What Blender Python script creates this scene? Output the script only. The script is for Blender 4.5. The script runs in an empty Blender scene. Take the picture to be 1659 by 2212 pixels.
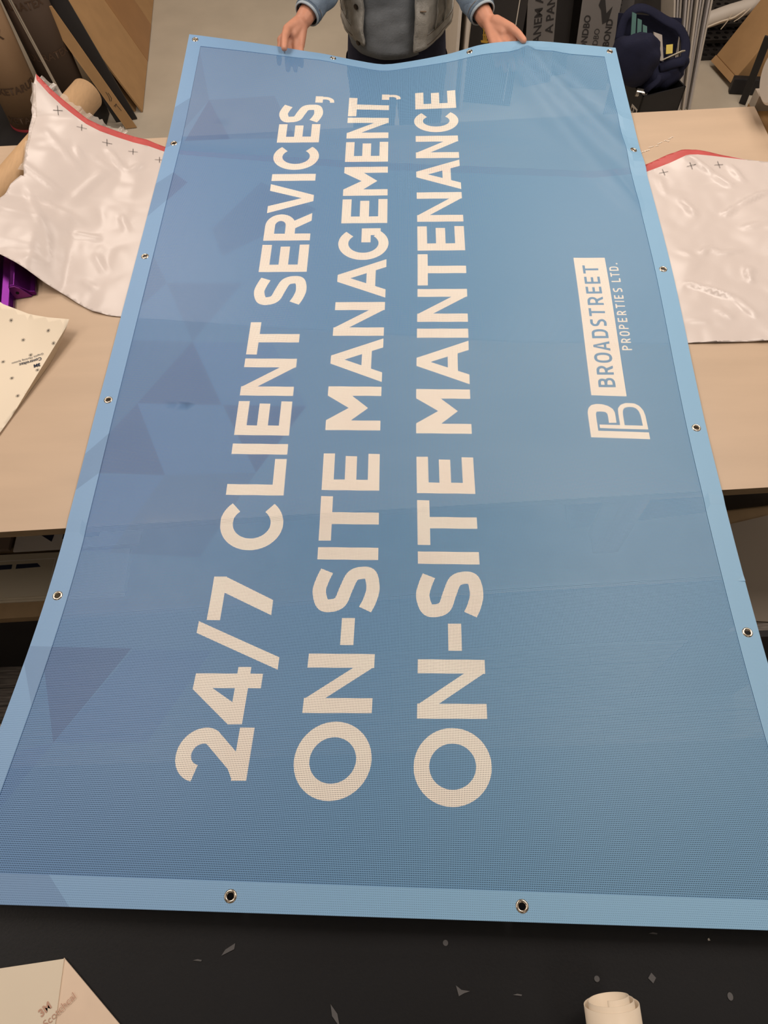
import bpy, bmesh, math, random
from mathutils import Vector, Matrix, noise
from mathutils.geometry import delaunay_2d_cdt
SC = bpy.context.scene
COL = SC.collection
PI = math.pi
random.seed(7)

# ------------------------------------------------------------------ camera, world, lights, exposure
TZ = 0.95                                   # work table height
CAMZ = TZ + 1.1428
cam = bpy.data.cameras.new('camera'); camo = bpy.data.objects.new('camera', cam); COL.objects.link(camo)
pitch, roll = 1.0689, -0.04
fw = Vector((0, math.cos(pitch), -math.sin(pitch))); up = Vector((0, math.sin(pitch), math.cos(pitch))); rt = Vector((1, 0, 0))
r2 = rt*math.cos(roll) + up*math.sin(roll); u2 = -rt*math.sin(roll) + up*math.cos(roll)
M = Matrix((r2, u2, -fw)).transposed().to_4x4(); M.translation = (0, 0, CAMZ)
camo.matrix_world = M
cam.sensor_fit = 'VERTICAL'; cam.sensor_height = 24.0; cam.sensor_width = 18.0
cam.lens = 1534.0*24.0/2212.0
cam.clip_start = 0.02; cam.clip_end = 60
SC.camera = camo
SC.view_settings.view_transform = 'Standard'; SC.view_settings.look = 'None'
SC.view_settings.exposure = 0.0; SC.view_settings.gamma = 1.0
SC.view_settings.use_curve_mapping = False
w = bpy.data.worlds.new('world'); SC.world = w; w.use_nodes = True
w.node_tree.nodes['Background'].inputs[0].default_value = (1.0, .9, .8, 1)
w.node_tree.nodes['Background'].inputs[1].default_value = 0.03
LCOL = (1.0, 0.87, 0.765)
def area(name, loc, sx, sy, power, rot=(0, 0, 0)):
    l = bpy.data.lights.new(name, 'AREA'); l.shape = 'RECTANGLE'; l.size = sx; l.size_y = sy
    l.energy = power; l.color = LCOL
    o = bpy.data.objects.new(name, l); COL.objects.link(o); o.location = loc; o.rotation_euler = rot
for lx, ly, pw in ((-1.2, 1.5, 28), (1.2, 1.5, 36), (-1.2, 3.3, 22), (1.2, 3.3, 24), (-1.2, -1.5, 4), (1.2, -1.5, 5), (2.7, .7, 13), (-2.6, .45, 20)):  # last two are unseen fill lamps, set to brighten the gap between the tables
    area('ceiling_and_fill_light', (lx, ly, 3.12), .6, 1.2, pw)

# ------------------------------------------------------------------ materials
def srgb(r, g, b):
    f = lambda c: (c/255/12.92) if c/255 <= .04045 else ((c/255+.055)/1.055)**2.4
    return (f(r), f(g), f(b), 1)
MATS = {}
def mat(name, rgb, rough=.6, var=.08, scale=8, bump=0, bscale=60, spec=.3, metal=0, stretch=None, var2=None):
    if name in MATS: return MATS[name]
    m = bpy.data.materials.new(name); m.use_nodes = True; nt = m.node_tree; N = nt.nodes; Lk = nt.links
    b = N['Principled BSDF']; b.inputs['Roughness'].default_value = rough; b.inputs['Metallic'].default_value = metal
    b.inputs['Specular IOR Level'].default_value = spec
    c = srgb(*rgb)
    tc = N.new('ShaderNodeTexCoord'); mp = N.new('ShaderNodeMapping'); Lk.new(tc.outputs['Object'], mp.inputs[0])
    if stretch: mp.inputs['Scale'].default_value = stretch
    nz = N.new('ShaderNodeTexNoise'); nz.inputs['Scale'].default_value = scale; nz.inputs['Detail'].default_value = 6
    Lk.new(mp.outputs[0], nz.inputs['Vector'])
    mx = N.new('ShaderNodeMix'); mx.data_type = 'RGBA'
    d = [min(1, x*(1+var)) for x in c[:3]]; e = [x*(1-var) for x in c[:3]]
    if var2: e = srgb(*var2)[:3]; d = c[:3]
    mx.inputs[6].default_value = (*e, 1); mx.inputs[7].default_value = (*d, 1)
    rp = N.new('ShaderNodeMapRange'); rp.inputs[1].default_value = .3; rp.inputs[2].default_value = .7
    Lk.new(nz.outputs[0], rp.inputs[0]); Lk.new(rp.outputs[0], mx.inputs[0]); Lk.new(mx.outputs[2], b.inputs['Base Color'])
    if bump:
        n2 = N.new('ShaderNodeTexNoise'); n2.inputs['Scale'].default_value = bscale; n2.inputs['Detail'].default_value = 4
        Lk.new(mp.outputs[0], n2.inputs['Vector'])
        bp = N.new('ShaderNodeBump'); bp.inputs['Strength'].default_value = bump; bp.inputs['Distance'].default_value = .004
        Lk.new(n2.outputs[0], bp.inputs['Height']); Lk.new(bp.outputs[0], b.inputs['Normal'])
    MATS[name] = m; return m
def mesh_fabric(name, rgb, hole=.20, rough=.42, pitch=.0024, rgb2=None):
    """woven vinyl mesh: opaque threads with open holes between them (UV in metres)"""
    m = mat(name, rgb, rough, .05, 5, spec=.35); nt = m.node_tree; N = nt.nodes; Lk = nt.links
    b = N['Principled BSDF']; out = N['Material Output']
    uv = N.new('ShaderNodeUVMap'); uv.uv_map = 'UVMap'
    sep = N.new('ShaderNodeSeparateXYZ'); Lk.new(uv.outputs[0], sep.inputs[0])
    def sine(sock, k):
        a = N.new('ShaderNodeMath'); a.operation = 'MULTIPLY'; a.inputs[1].default_value = 2*PI/k; Lk.new(sock, a.inputs[0])
        s = N.new('ShaderNodeMath'); s.operation = 'SINE'; Lk.new(a.outputs[0], s.inputs[0]); return s.outputs[0]
    mn = N.new('ShaderNodeMath'); mn.operation = 'MINIMUM'
    Lk.new(sine(sep.outputs[0], pitch), mn.inputs[0]); Lk.new(sine(sep.outputs[1], pitch*1.08), mn.inputs[1])
    mr = N.new('ShaderNodeMapRange'); mr.interpolation_type = 'SMOOTHSTEP'
    lo = math.cos(PI*math.sqrt(hole)) ; lo = max(-.9, lo)
    mr.inputs[1].default_value = lo-.12; mr.inputs[2].default_value = lo+.12
    Lk.new(mn.outputs[0], mr.inputs[0])
    tr = N.new('ShaderNodeBsdfTransparent'); ms = N.new('ShaderNodeMixShader')
    tl = N.new('ShaderNodeBsdfTranslucent'); m2 = N.new('ShaderNodeMixShader'); m2.inputs[0].default_value = .10
    mxn = [n for n in N if n.type == 'MIX'][0]
    if rgb2:                                                   # the print fades from one blue to another across the banner
        gr = N.new('ShaderNodeMix'); gr.data_type = 'RGBA'; gm = N.new('ShaderNodeMapRange'); gm.interpolation_type = 'SMOOTHSTEP'
        gm.inputs[1].default_value = -.62; gm.inputs[2].default_value = .35; Lk.new(sep.outputs[0], gm.inputs[0])
        gr.inputs[6].default_value = srgb(*rgb); gr.inputs[7].default_value = srgb(*rgb2); Lk.new(gm.outputs[0], gr.inputs[0])
        Lk.new(gr.outputs[2], mxn.inputs[6]); Lk.new(gr.outputs[2], mxn.inputs[7])
    Lk.new(mxn.outputs[2], tl.inputs[0])
    Lk.new(b.outputs[0], m2.inputs[1]); Lk.new(tl.outputs[0], m2.inputs[2])
    Lk.new(mr.outputs[0], ms.inputs[0]); Lk.new(m2.outputs[0], ms.inputs[1]); Lk.new(tr.outputs[0], ms.inputs[2])
    Lk.new(ms.outputs[0], out.inputs[0])
    return m
def clear_film():
    m = mat('clear_film', (225, 215, 205), .08, .05, 20, .5, 40, spec=.8); N = m.node_tree.nodes; Lk = m.node_tree.links
    tr = N.new('ShaderNodeBsdfTransparent'); ms = N.new('ShaderNodeMixShader'); ms.inputs[0].default_value = .35
    Lk.new(tr.outputs[0], ms.inputs[1]); Lk.new(N['Principled BSDF'].outputs[0], ms.inputs[2]); Lk.new(ms.outputs[0], N['Material Output'].inputs[0])
    ms.inputs[0].default_value = .22
    return m
m_table = mat('table_laminate', (190, 167, 143), .42, .05, 3, stretch=(1, 6, 1), spec=.4)
m_edge = mat('table_edge_wood', (150, 128, 100), .7, .15, 20, stretch=(1, 12, 12))
m_black = mat('black_cutting_mat', (24, 25, 28), .45, .2, 2.5, spec=.35, bump=.05, bscale=300)
m_blackp = mat('black_plastic', (36, 35, 37), .5, .15, 12)
m_darkw = mat('dark_shelf_wood', (160, 134, 100), .7, .15, 14)
m_conc = mat('concrete', (188, 178, 161), .75, .06, 5, .08, 90)
m_wall = mat('wall_paint', (205, 200, 190), .8, .03, 3)
m_vinyl = mat('white_vinyl', (205, 195, 190), .30, .012, 6, spec=.4)
m_red = mat('red_band', (186, 84, 82), .4, .06, 20)
m_paper = mat('cream_liner_paper', (226, 214, 194), .6, .012, 9)
m_mark = mat('print_ink', (60, 56, 56), .7, .05)
m_kraft = mat('kraft_tube', (190, 156, 118), .65, .06, 30, stretch=(6, 1, 6))
m_kraft_dark = mat('kraft_tube_core', (96, 70, 48), .8, .1, 30)
m_card = mat('cardboard', (178, 142, 100), .8, .06, 12, .12, 180)
m_card2 = mat('cardboard_tape', (160, 116, 70), .35, .05, 12, spec=.5)
m_krollpaper = mat('kraft_wrap', (152, 124, 96), .75, .06, 6, .08, 40)
m_ink = mat('brown_ink', (78, 60, 46), .8, .05)
m_pink = mat('pink_end_cap', (176, 64, 74), .5, .06)
m_purple = mat('purple_anodised_metal', (86, 22, 100), .3, .1, 20, metal=.9, spec=.5)
m_steel = mat('nickel', (196, 186, 172), .22, .05, 40, metal=1)
m_hole = mat('dark_hole', (20, 18, 18), .9, .05)
m_grayboard = mat('grey_board', (160, 148, 134), .7, .03, 4)
m_film = mat('grey_protective_film', (128, 125, 124), .4, .05, 6)
m_filmink = mat('film_ink', (58, 57, 58), .5, .05)
m_charcoal = mat('charcoal_panel', (52, 50, 50), .55, .1, 5)
m_panel = mat('dim_grey_board', (104, 102, 102), .6, .05, 5)
m_white = mat('white_plastic', (206, 198, 188), .45, .04, 8)
m_fluted = mat('fluted_plastic', (186, 182, 182), .4, .06, 30, stretch=(1, 1, .1))
m_navy = mat('navy_canvas', (28, 31, 54), .85, .12, 20, .25, 220)
m_rubber = mat('black_rubber', (46, 43, 42), .6, .12, 20)
m_gold = mat('gold_print', (190, 150, 60), .4, .1)
m_wood = mat('rail_wood', (142, 108, 66), .6, .15, 12, stretch=(10, 1, 10))
m_skin = mat('skin', (202, 144, 118), .5, .07, 25, .06, 120, spec=.4)
m_denim = mat('denim', (176, 174, 168), .85, .14, 55, .35, 260)  # same cloth as the sleeves; the warm light on the torso is in this colour
m_denim_sleeve = mat('denim_sleeve', (120, 137, 156), .85, .14, 55, .35, 260)
m_denim_light = mat('denim_inside', (176, 190, 200), .85, .1, 50, .3, 260)
m_stitch = mat('stitching', (120, 104, 88), .8, .1)
m_shirt = mat('grey_tshirt', (124, 130, 136), .85, .08, 30, .2, 200)
m_jeans = mat('navy_jeans', (38, 40, 58), .85, .12, 40, .25, 240)
m_hair = mat('hair', (62, 46, 36), .6, .15, 60)
m_button = mat('dark_button', (62, 54, 48), .35, .08, metal=.6)
m_shoe = mat('shoe', (60, 56, 54), .6, .1)
m_green = mat('green_folder', (90, 128, 124), .5, .08)
m_news = mat('printed_paper', (186, 178, 158), .7, .1, 30)
m_film_clear = clear_film()
m_offcut = mat('frosted_scrap', (92, 91, 92), .5, .05)
m_glossy = mat('silver_object', (190, 184, 176), .25, .05, metal=.8)

def plank_material():
    m = mat('grey_wood_planks', (112, 104, 96), .55, .1, 4); nt = m.node_tree; N = nt.nodes; Lk = nt.links
    tc = N.new('ShaderNodeTexCoord'); mp = N.new('ShaderNodeMapping'); mp.inputs['Scale'].default_value = (3, 40, 1)
    Lk.new(tc.outputs['Object'], mp.inputs[0])
    nz = N.new('ShaderNodeTexNoise'); nz.inputs['Scale'].default_value = 4; nz.inputs['Detail'].default_value = 8; Lk.new(mp.outputs[0], nz.inputs['Vector'])
    cr = N.new('ShaderNodeValToRGB'); cr.color_ramp.elements[0].position = .35; cr.color_ramp.elements[1].position = .65
    cr.color_ramp.elements[0].color = srgb(76, 70, 65); cr.color_ramp.elements[1].color = srgb(142, 133, 125)
    Lk.new(nz.outputs[0], cr.inputs[0])
    br = N.new('ShaderNodeTexBrick'); br.inputs['Scale'].default_value = 1; br.inputs['Brick Width'].default_value = 1.2; br.inputs['Row Height'].default_value = .15
    br.inputs['Mortar Size'].default_value = .002; br.inputs['Color1'].default_value = (1, 1, 1, 1); br.inputs['Color2'].default_value = (.82, .82, .82, 1); br.inputs['Mortar'].default_value = (.2, .2, .2, 1)
    Lk.new(tc.outputs['Object'], br.inputs['Vector'])
    mx = N.new('ShaderNodeMix'); mx.data_type = 'RGBA'; mx.blend_type = 'MULTIPLY'; mx.inputs[0].default_value = 1
    Lk.new(cr.outputs[0], mx.inputs[6]); Lk.new(br.outputs[0], mx.inputs[7]); Lk.new(mx.outputs[2], N['Principled BSDF'].inputs['Base Color'])
    return m
m_plank = plank_material()

# ------------------------------------------------------------------ object helpers
OFF = {}
def tag(o, label=None, cat=None, group=None, kind=None):
    if label: o['label'] = label
    if cat: o['category'] = cat
    if group: o['group'] = group
    if kind: o['kind'] = kind
    return o
def thing(name, label, cat, loc=(0, 0, 0), group=None):
    o = bpy.data.objects.new(name, None); o.empty_display_size = .05; COL.objects.link(o); o.location = loc
    OFF[o] = Vector(loc); return tag(o, label, cat, group)
def obj(name, bm, mats, parent=None, smooth=False, base=None, solid=0, label=None):
    """link a bmesh given in WORLD coordinates; origin goes to the parent's base, or to `base`"""
    if not isinstance(mats, (list, tuple)): mats = [mats]
    off = OFF[parent] if parent else Vector(base if base else (0, 0, 0))
    if off.length: bmesh.ops.translate(bm, verts=bm.verts, vec=-off)
    me = bpy.data.meshes.new(name); bm.to_mesh(me); bm.free()
    for m in mats: me.materials.append(m)
    if smooth:
        for p in me.polygons: p.use_smooth = True
    o = bpy.data.objects.new(name, me); COL.objects.link(o)
    if parent: o.parent = parent
    else: o.location = off
    OFF[o] = off
    if solid:
        md = o.modifiers.new('thickness', 'SOLIDIFY'); md.thickness = solid; md.offset = -1
    if label: o['label'] = label
    return o
def NB(): return bmesh.new()
def quad(bm, a, b, c, d, mi=0):
    f = bm.faces.new([bm.verts.new(p) for p in (a, b, c, d)]); f.material_index = mi; return f
def poly(bm, pts, mi=0):
    f = bm.faces.new([bm.verts.new(p) for p in pts]); f.material_index = mi; return f
def hexa(bm, b4, t4, mi=0):
    vb = [bm.verts.new(p) for p in b4]; vt = [bm.verts.new(p) for p in t4]
    fs = [bm.faces.new(vb[::-1]), bm.faces.new(vt)]
    for i in range(4): fs.append(bm.faces.new((vb[i], vb[(i+1) % 4], vt[(i+1) % 4], vt[i])))
    for f in fs: f.material_index = mi
    return fs
def box(bm, x0, y0, z0, x1, y1, z1, mi=0, rot=0, piv=None):
    b = [(x0, y0), (x1, y0), (x1, y1), (x0, y1)]
    if rot:
        px, py = piv or ((x0+x1)/2, (y0+y1)/2); c, s = math.cos(rot), math.sin(rot)
        b = [(px+(x-px)*c-(y-py)*s, py+(x-px)*s+(y-py)*c) for x, y in b]
    return hexa(bm, [(x, y, z0) for x, y in b], [(x, y, z1) for x, y in b], mi)
def bevel(bm, w, seg=2):
    bmesh.ops.remove_doubles(bm, verts=bm.verts, dist=1e-5)
    es = [e for e in bm.edges if len(e.link_faces) == 2 and e.calc_face_angle(0) > .5]
    bmesh.ops.bevel(bm, geom=es, offset=w, segments=seg, profile=.5, affect='EDGES')
def board(bm, A, U, Vv, th, mi=0):
    """a slab: corner A, edges U and V, thickness th along U x V"""
    A, U, Vv = Vector(A), Vector(U), Vector(Vv); n = U.cross(Vv).normalized()*th
    b = [A, A+U, A+U+Vv, A+Vv]
    return hexa(bm, [p-n for p in b], b, mi)
def frame_of(d):
    d = d.normalized(); a = Vector((0, 0, 1)) if abs(d.z) < .9 else Vector((1, 0, 0))
    x = d.cross(a).normalized(); return x, d.cross(x).normalized()
def tube(bm, pts, rad, seg=10, cap=True, mi=0, sx=1, sy=1):
    """round bar through points with one radius each"""
    pts = [Vector(p) for p in pts]; n = len(pts)
    if not isinstance(rad, (list, tuple)): rad = [rad]*n
    rings = []; X = None
    for i, p in enumerate(pts):
        d = (pts[min(i+1, n-1)]-pts[max(i-1, 0)])
        if X is None: X, Y = frame_of(d)
        else:
            d = d.normalized(); X = (X-d*X.dot(d)).normalized(); Y = d.cross(X)
        rings.append([bm.verts.new(p+(X*math.cos(a)*sx+Y*math.sin(a)*sy)*rad[i]) for a in [2*PI*k/seg for k in range(seg)]])
    for a, b in zip(rings, rings[1:]):
        for k in range(seg):
            f = bm.faces.new((a[k], a[(k+1) % seg], b[(k+1) % seg], b[k])); f.material_index = mi
    if cap:
        bm.faces.new(rings[0][::-1]).material_index = mi; bm.faces.new(rings[-1]).material_index = mi
    bmesh.ops.recalc_face_normals(bm, faces=bm.faces)
def capsule(bm, p0, r0, p1, r1, seg=12):
    p0, p1 = Vector(p0), Vector(p1); d = (p1-p0); L = d.length; d = d.normalized() if L > 1e-6 else Vector((0, 0, 1))
    pts, rr = [], []
    for k in range(5): a = -PI/2*(1-k/4.0); pts.append(p0+d*r0*math.sin(a)); rr.append(max(r0*math.cos(a), 1e-4))
    for k in range(1, 5+1): a = PI/2*((k-1)/4.0); pts.append(p1+d*r1*math.sin(a)); rr.append(max(r1*math.cos(a), 1e-4))
    tube(bm, pts, rr, seg)
def disc_ring(bm, c, nrm, r_in, r_out, h, seg=20, mi=0):
    c = Vector(c); n = Vector(nrm).normalized(); x, y = frame_of(n)
    prof = [(r_in*.92, -h*.9), (r_in, h*.3), (r_in+(r_out-r_in)*.35, h), (r_in+(r_out-r_in)*.75, h*.8), (r_out, 0)]
    rings = [[bm.verts.new(c+n*z+(x*math.cos(a)+y*math.sin(a))*r) for a in [2*PI*k/seg for k in range(seg)]] for r, z in prof]
    for a, b in zip(rings, rings[1:]):
        for k in range(seg): bm.faces.new((a[k], a[(k+1) % seg], b[(k+1) % seg], b[k])).material_index = mi
    bmesh.ops.recalc_face_normals(bm, faces=bm.faces)
def text_bm(s, size, mapf, spacing=1.0, bold=.0, align='LEFT'):
    cu = bpy.data.curves.new('lettering', 'FONT'); cu.body = s; cu.size = size; cu.space_character = spacing; cu.align_x = align; cu.offset = bold; cu.resolution_u = 3
    o = bpy.data.objects.new('lettering', cu); COL.objects.link(o)
    dg = bpy.context.evaluated_depsgraph_get(); me = bpy.data.meshes.new_from_object(o.evaluated_get(dg))
    bm = NB(); bm.from_mesh(me)
    for v in bm.verts: v.co = mapf(v.co.x, v.co.y)
    bpy.data.objects.remove(o); bpy.data.curves.remove(cu); bpy.data.meshes.remove(me)
    return bm
def plane_map(origin, ex, ey, lift=.0006):
    O, ex, ey = Vector(origin), Vector(ex).normalized(), Vector(ey).normalized(); n = ex.cross(ey)*lift
    return lambda x, y: O+ex*x+ey*y+n
def inpoly(p, P):
    x, y = p; c = False; n = len(P)
    for i in range(n):
        x1, y1 = P[i]; x2, y2 = P[(i+1) % n]
        if (y1 > y) != (y2 > y) and x < (x2-x1)*(y-y1)/(y2-y1)+x1: c = not c
    return c
def cut_plan(rings, pts):
    """triangulate points with the outlines of all rings kept as edges; returns (verts, [(face, centroid)])"""
    vs, ed = [], []
    for rg in rings:
        st = len(vs); rp = [Vector(p[:2]) for p in rg]; d = []
        for i in range(len(rp)):
            a, b = rp[i], rp[(i+1) % len(rp)]; k = max(1, int((b-a).length/.024)); d += [a.lerp(b, j/k) for j in range(k)]
        n = len(d); vs += d; ed += [(st+i, st+(i+1) % n) for i in range(n)]
    vs += pts
    r = delaunay_2d_cdt(vs, ed, [], 0, 1e-6, False)
    return r[0], [(f, sum((r[0][i] for i in f), Vector((0, 0)))/len(f)) for f in r[2]]
def sheet(outline, zf, step, extra=()):
    """a sheet cut to a plan outline and draped on zf(x, y); extra regions get material 1"""
    P = [Vector(p) for p in outline]; n = len(P); dense = []
    for i in range(n):
        a, b = P[i], P[(i+1) % n]; k = max(1, int((b-a).length/step))
        dense += [a.lerp(b, j/k) for j in range(k)]
    xs = [p.x for p in P]; ys = [p.y for p in P]; y = min(ys)+step/2; row = 0; pts = []
    while y < max(ys):
        x = min(xs)+step*(.25 if row % 2 else .75)
        while x < max(xs):
            if inpoly((x, y), dense): pts.append(Vector((x, y)))
            x += step
        y += step*.87; row += 1
    V2, fl = cut_plan([dense]+list(extra), pts)
    bm = NB(); vv = [bm.verts.new((v.x, v.y, zf(v.x, v.y))) for v in V2]
    for f, c in fl:
        if not inpoly(c, dense): continue
        nf = bm.faces.new([vv[i] for i in f]); nf.material_index = 1 if any(inpoly(c, e) for e in extra) else 0
    for v in [v for v in bm.verts if not v.link_faces]: bm.verts.remove(v)
    for f in bm.faces: f.normal_update()
    for f in bm.faces:
        if f.normal.z < 0: f.normal_flip()
    return bm

# ------------------------------------------------------------------ setting
bm = NB(); quad(bm, (-4, -2.5, 0), (4, -2.5, 0), (4, 1.2, 0), (-4, 1.2, 0), 1); quad(bm, (-4, 1.2, 0), (4, 1.2, 0), (4, 6, 0), (-4, 6, 0), 0)
tag(obj('floor', bm, [m_conc, m_plank]), kind='structure')
for nm, x0, y0, x1, y1 in (('wall_back', -4, 6, 4, 6.1), ('wall_front', -4, -2.6, 4, -2.5), ('wall_left', -4.1, -2.6, -4, 6.1), ('wall_right', 4, -2.6, 4.1, 6.1)):
    bm = NB(); box(bm, x0, y0, 0, x1, y1, 3.2); tag(obj(nm, bm, m_wall), kind='structure')
bm = NB(); box(bm, -4.1, -2.6, 3.2, 4.1, 6.1, 3.3); tag(obj('ceiling', bm, m_wall), kind='structure')

# ------------------------------------------------------------------ work table
K = .0208                                   # the table runs slightly askew
def tyN(x): return .632 + K*x
def tyF(x): return 1.777 + K*x
t = thing('work_table', 'long beige laminate work table under the blue banner', 'table', (-.5, 1.2, 0))
def slab(x0, x1, z0, z1, d0=0, d1=0, mi=0):
    b = NB(); hexa(b, [(x0, tyN(x0)+d0, z0), (x1, tyN(x1)+d0, z0), (x1, tyF(x1)-d1, z0), (x0, tyF(x0)-d1, z0)],
                   [(x0, tyN(x0)+d0, z1), (x1, tyN(x1)+d0, z1), (x1, tyF(x1)-d1, z1), (x0, tyF(x0)-d1, z1)], mi); return b
b = slab(-2.0, 1.016, TZ-.022, TZ)
for f in b.faces: f.material_index = 0 if abs(f.normal.z) > .9 or f.calc_center_median().z > TZ-.001 else 1
obj('tabletop', b, [m_table, m_edge], t)
b = slab(-1.98, 1.0, .505, .53, .0, .05); obj('lower_shelf', b, m_darkw, t)
b = NB(); box(b, -1.98, .665, .0, 1.0, .685, .505); obj('base_panel', b, m_blackp, t)
b = NB(); box(b, -1.98, 1.68, .0, 1.0, 1.70, TZ-.022); obj('back_panel', b, m_charcoal, t)
for lx in (-1.9, .50):
    for ly in (.72, 1.62):
        b = NB(); box(b, lx, ly, .0, lx+.06, ly+.06, TZ-.022); obj('leg', b, m_darkw, t)

b = NB(); rr_ = random.Random(3)
for k in range(16):
    q = k/15; x = .672+.095*q; y = 1.622+.055*q+rr_.uniform(-.004, .004)
    if k in (7, 11): continue
    tube(b, [(x, y, TZ+.0006), (x+.005, y+rr_.uniform(-.003, .005), TZ+.0012), (x+.008, y+.003, TZ+.0006)], .0009, 6)
obj('dried_glue_smear', b, mat('dried_glue', (236, 226, 212), .3, .03), t)

# near table with a black cutting top
t = thing('cutting_table', 'table with a black top in front of the banner hem', 'table', (0, -.6, 0))
b = NB(); box(b, -1.9, -1.25, .94, 1.9, .20, .965); bevel(b, .003); obj('tabletop', b, m_black, t)
for lx in (-1.8, 1.74):
    for ly in (-1.2, .10):
        b = NB(); box(b, lx, ly, 0, lx+.06, ly+.06, .94); obj('leg', b, m_blackp, t)

# ------------------------------------------------------------------ banner
GW = 1.17; GV = .415
LA = [Vector(p) for p in ((-.476, 2.137, .988), (-.503, 1.731, .9545), (-.525, 1.318, .9545), (-.547, .907, .9545), (-.570, .484, .956), (-.611, .039, 1.0))]
RA = [Vector(p) for p in ((.673, 2.033, .967), (.659, 1.624, .9545), (.642, 1.211, .9545), (.610, .782, .9545), (.592, .369, .956), (.568, -.038, 1.0))]
SAG = [(-.05, .008), (0, .005), (.2, -.017), (.35, -.04), (.47, -.05), (.61, -.024), (.70, .004), (.80, .015), (.9, .012), (1, .006), (1.05, .004)]
def catmull(P, t):
    n = len(P)-1; i = int(min(max(math.floor(t), 0), n-1)); f = t-i
    p1, p2 = P[i], P[i+1]; p0 = P[i-1] if i > 0 else 2*p1-p2; p3 = P[i+2] if i+2 <= n else 2*p2-p1
    if f < 0: return p1+(p2-p0)/2*f
    if f > 1: return p2+(p3-p1)/2*(f-1)
    return .5*((2*p1)+(-p0+p2)*f+(2*p0-5*p1+4*p2-p3)*f*f+(-p0+3*p1-3*p2+p3)*f**3)
def curve1(T, x):
    xs = [a for a, b in T]; ys = [b for a, b in T]; x = min(max(x, xs[0]), xs[-1]); k = 0
    while k < len(xs)-2 and x > xs[k+1]: k += 1
    def sl(j):
        if j <= 0: return (ys[1]-ys[0])/(xs[1]-xs[0])
        if j >= len(xs)-1: return (ys[-1]-ys[-2])/(xs[-1]-xs[-2])
        return (ys[j+1]-ys[j-1])/(xs[j+1]-xs[j-1])
    h = xs[k+1]-xs[k]; q = (x-xs[k])/h
    return (2*q**3-3*q*q+1)*ys[k]+(q**3-2*q*q+q)*h*sl(k)+(-2*q**3+3*q*q)*ys[k+1]+(q**3-q*q)*h*sl(k+1)
def segd(p, a, b):
    p, a, b = Vector(p), Vector(a), Vector(b); d = b-a; t = max(0, min(1, (p-a).dot(d)/max(d.length_squared, 1e-9)))
    return (p-a-d*t).length, t
FOLDS = [((.35, 2.04), (.60, 1.60), .024, .020), ((.30, 2.0), (.55, 1.46), .030, .014), ((.40, 2.03), (.585, 1.78), .016, .010), ((-.22, 2.06), (-.40, 1.80), .05, .005), ((.42, 2.05), (.57, 1.85), .025, .005), ((-.05, 2.06), (-.02, 1.8), .05, -.005)]
def S(u, v):
    s = u/GW+.5; t = 5-v/GV
    P = catmull(LA, t)*(1-s)+catmull(RA, t)*s
    wv = (1-max(t, -.1)) if t < 1 else 0
    P.z += curve1(SAG, s)*wv*wv
    for a, b, wd, am in FOLDS:
        d, q = segd((u, v), a, b); P.z += am*math.exp(-(d/wd)**2)*(1-q*.7)
    if P.y > .62 and P.y < 1.75: P.z += .0012*max(0, noise.noise((u*5, v*5, 1.3)))
    if t > 4: P.z += .004*(t-4)*noise.noise((u*4, v*3, 7.1))
    if P.y > .62 and P.y < 1.76 and P.z < TZ+.0045: P.z = TZ+.0045
    return P
HU = .604; V0, V1 = -.018, 2.094
HI = .567; VI0, VI1 = .0175, 2.050
# --- lettering outlines: glyph(w, H, s) gives polygons with x along the reading direction, y up
def R_(x0, y0, x1, y1): return [[(x0, y0), (x1, y0), (x1, y1), (x0, y1)]]
def stroke(path, s):
    n = len(path); out = []; L, Rr = [], []; cl = n > 3 and (Vector(path[0])-Vector(path[-1])).length < 1e-6
    for i in range(n):
        a = Vector(path[i-1 if i else (-2 if cl else 0)]); b = Vector(path[i+1 if i < n-1 else (1 if cl else n-1)]); d = (b-a).normalized(); nn = Vector((-d.y, d.x))*s/2
        p = Vector(path[i]); L.append(p+nn); Rr.append(p-nn)
    for i in range(n-1): out.append([tuple(L[i]), tuple(Rr[i]), tuple(Rr[i+1]), tuple(L[i+1])])
    return out
def arc(cx, cy, rx, ry, a0, a1, n=22, p=1.0):
    r = []
    for k in range(n+1):
        a = math.radians(a0+(a1-a0)*k/n); c, s_ = math.cos(a), math.sin(a)
        r.append((cx+rx*math.copysign(abs(c)**p, c), cy+ry*math.copysign(abs(s_)**p, s_)))
    return r
def smooth_path(pts, n=6):
    P = [Vector((*p, 0)) for p in pts]; r = []
    for k in range((len(P)-1)*n+1):
        q = catmull(P, k/n); r.append((q.x, q.y))
    return r
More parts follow.
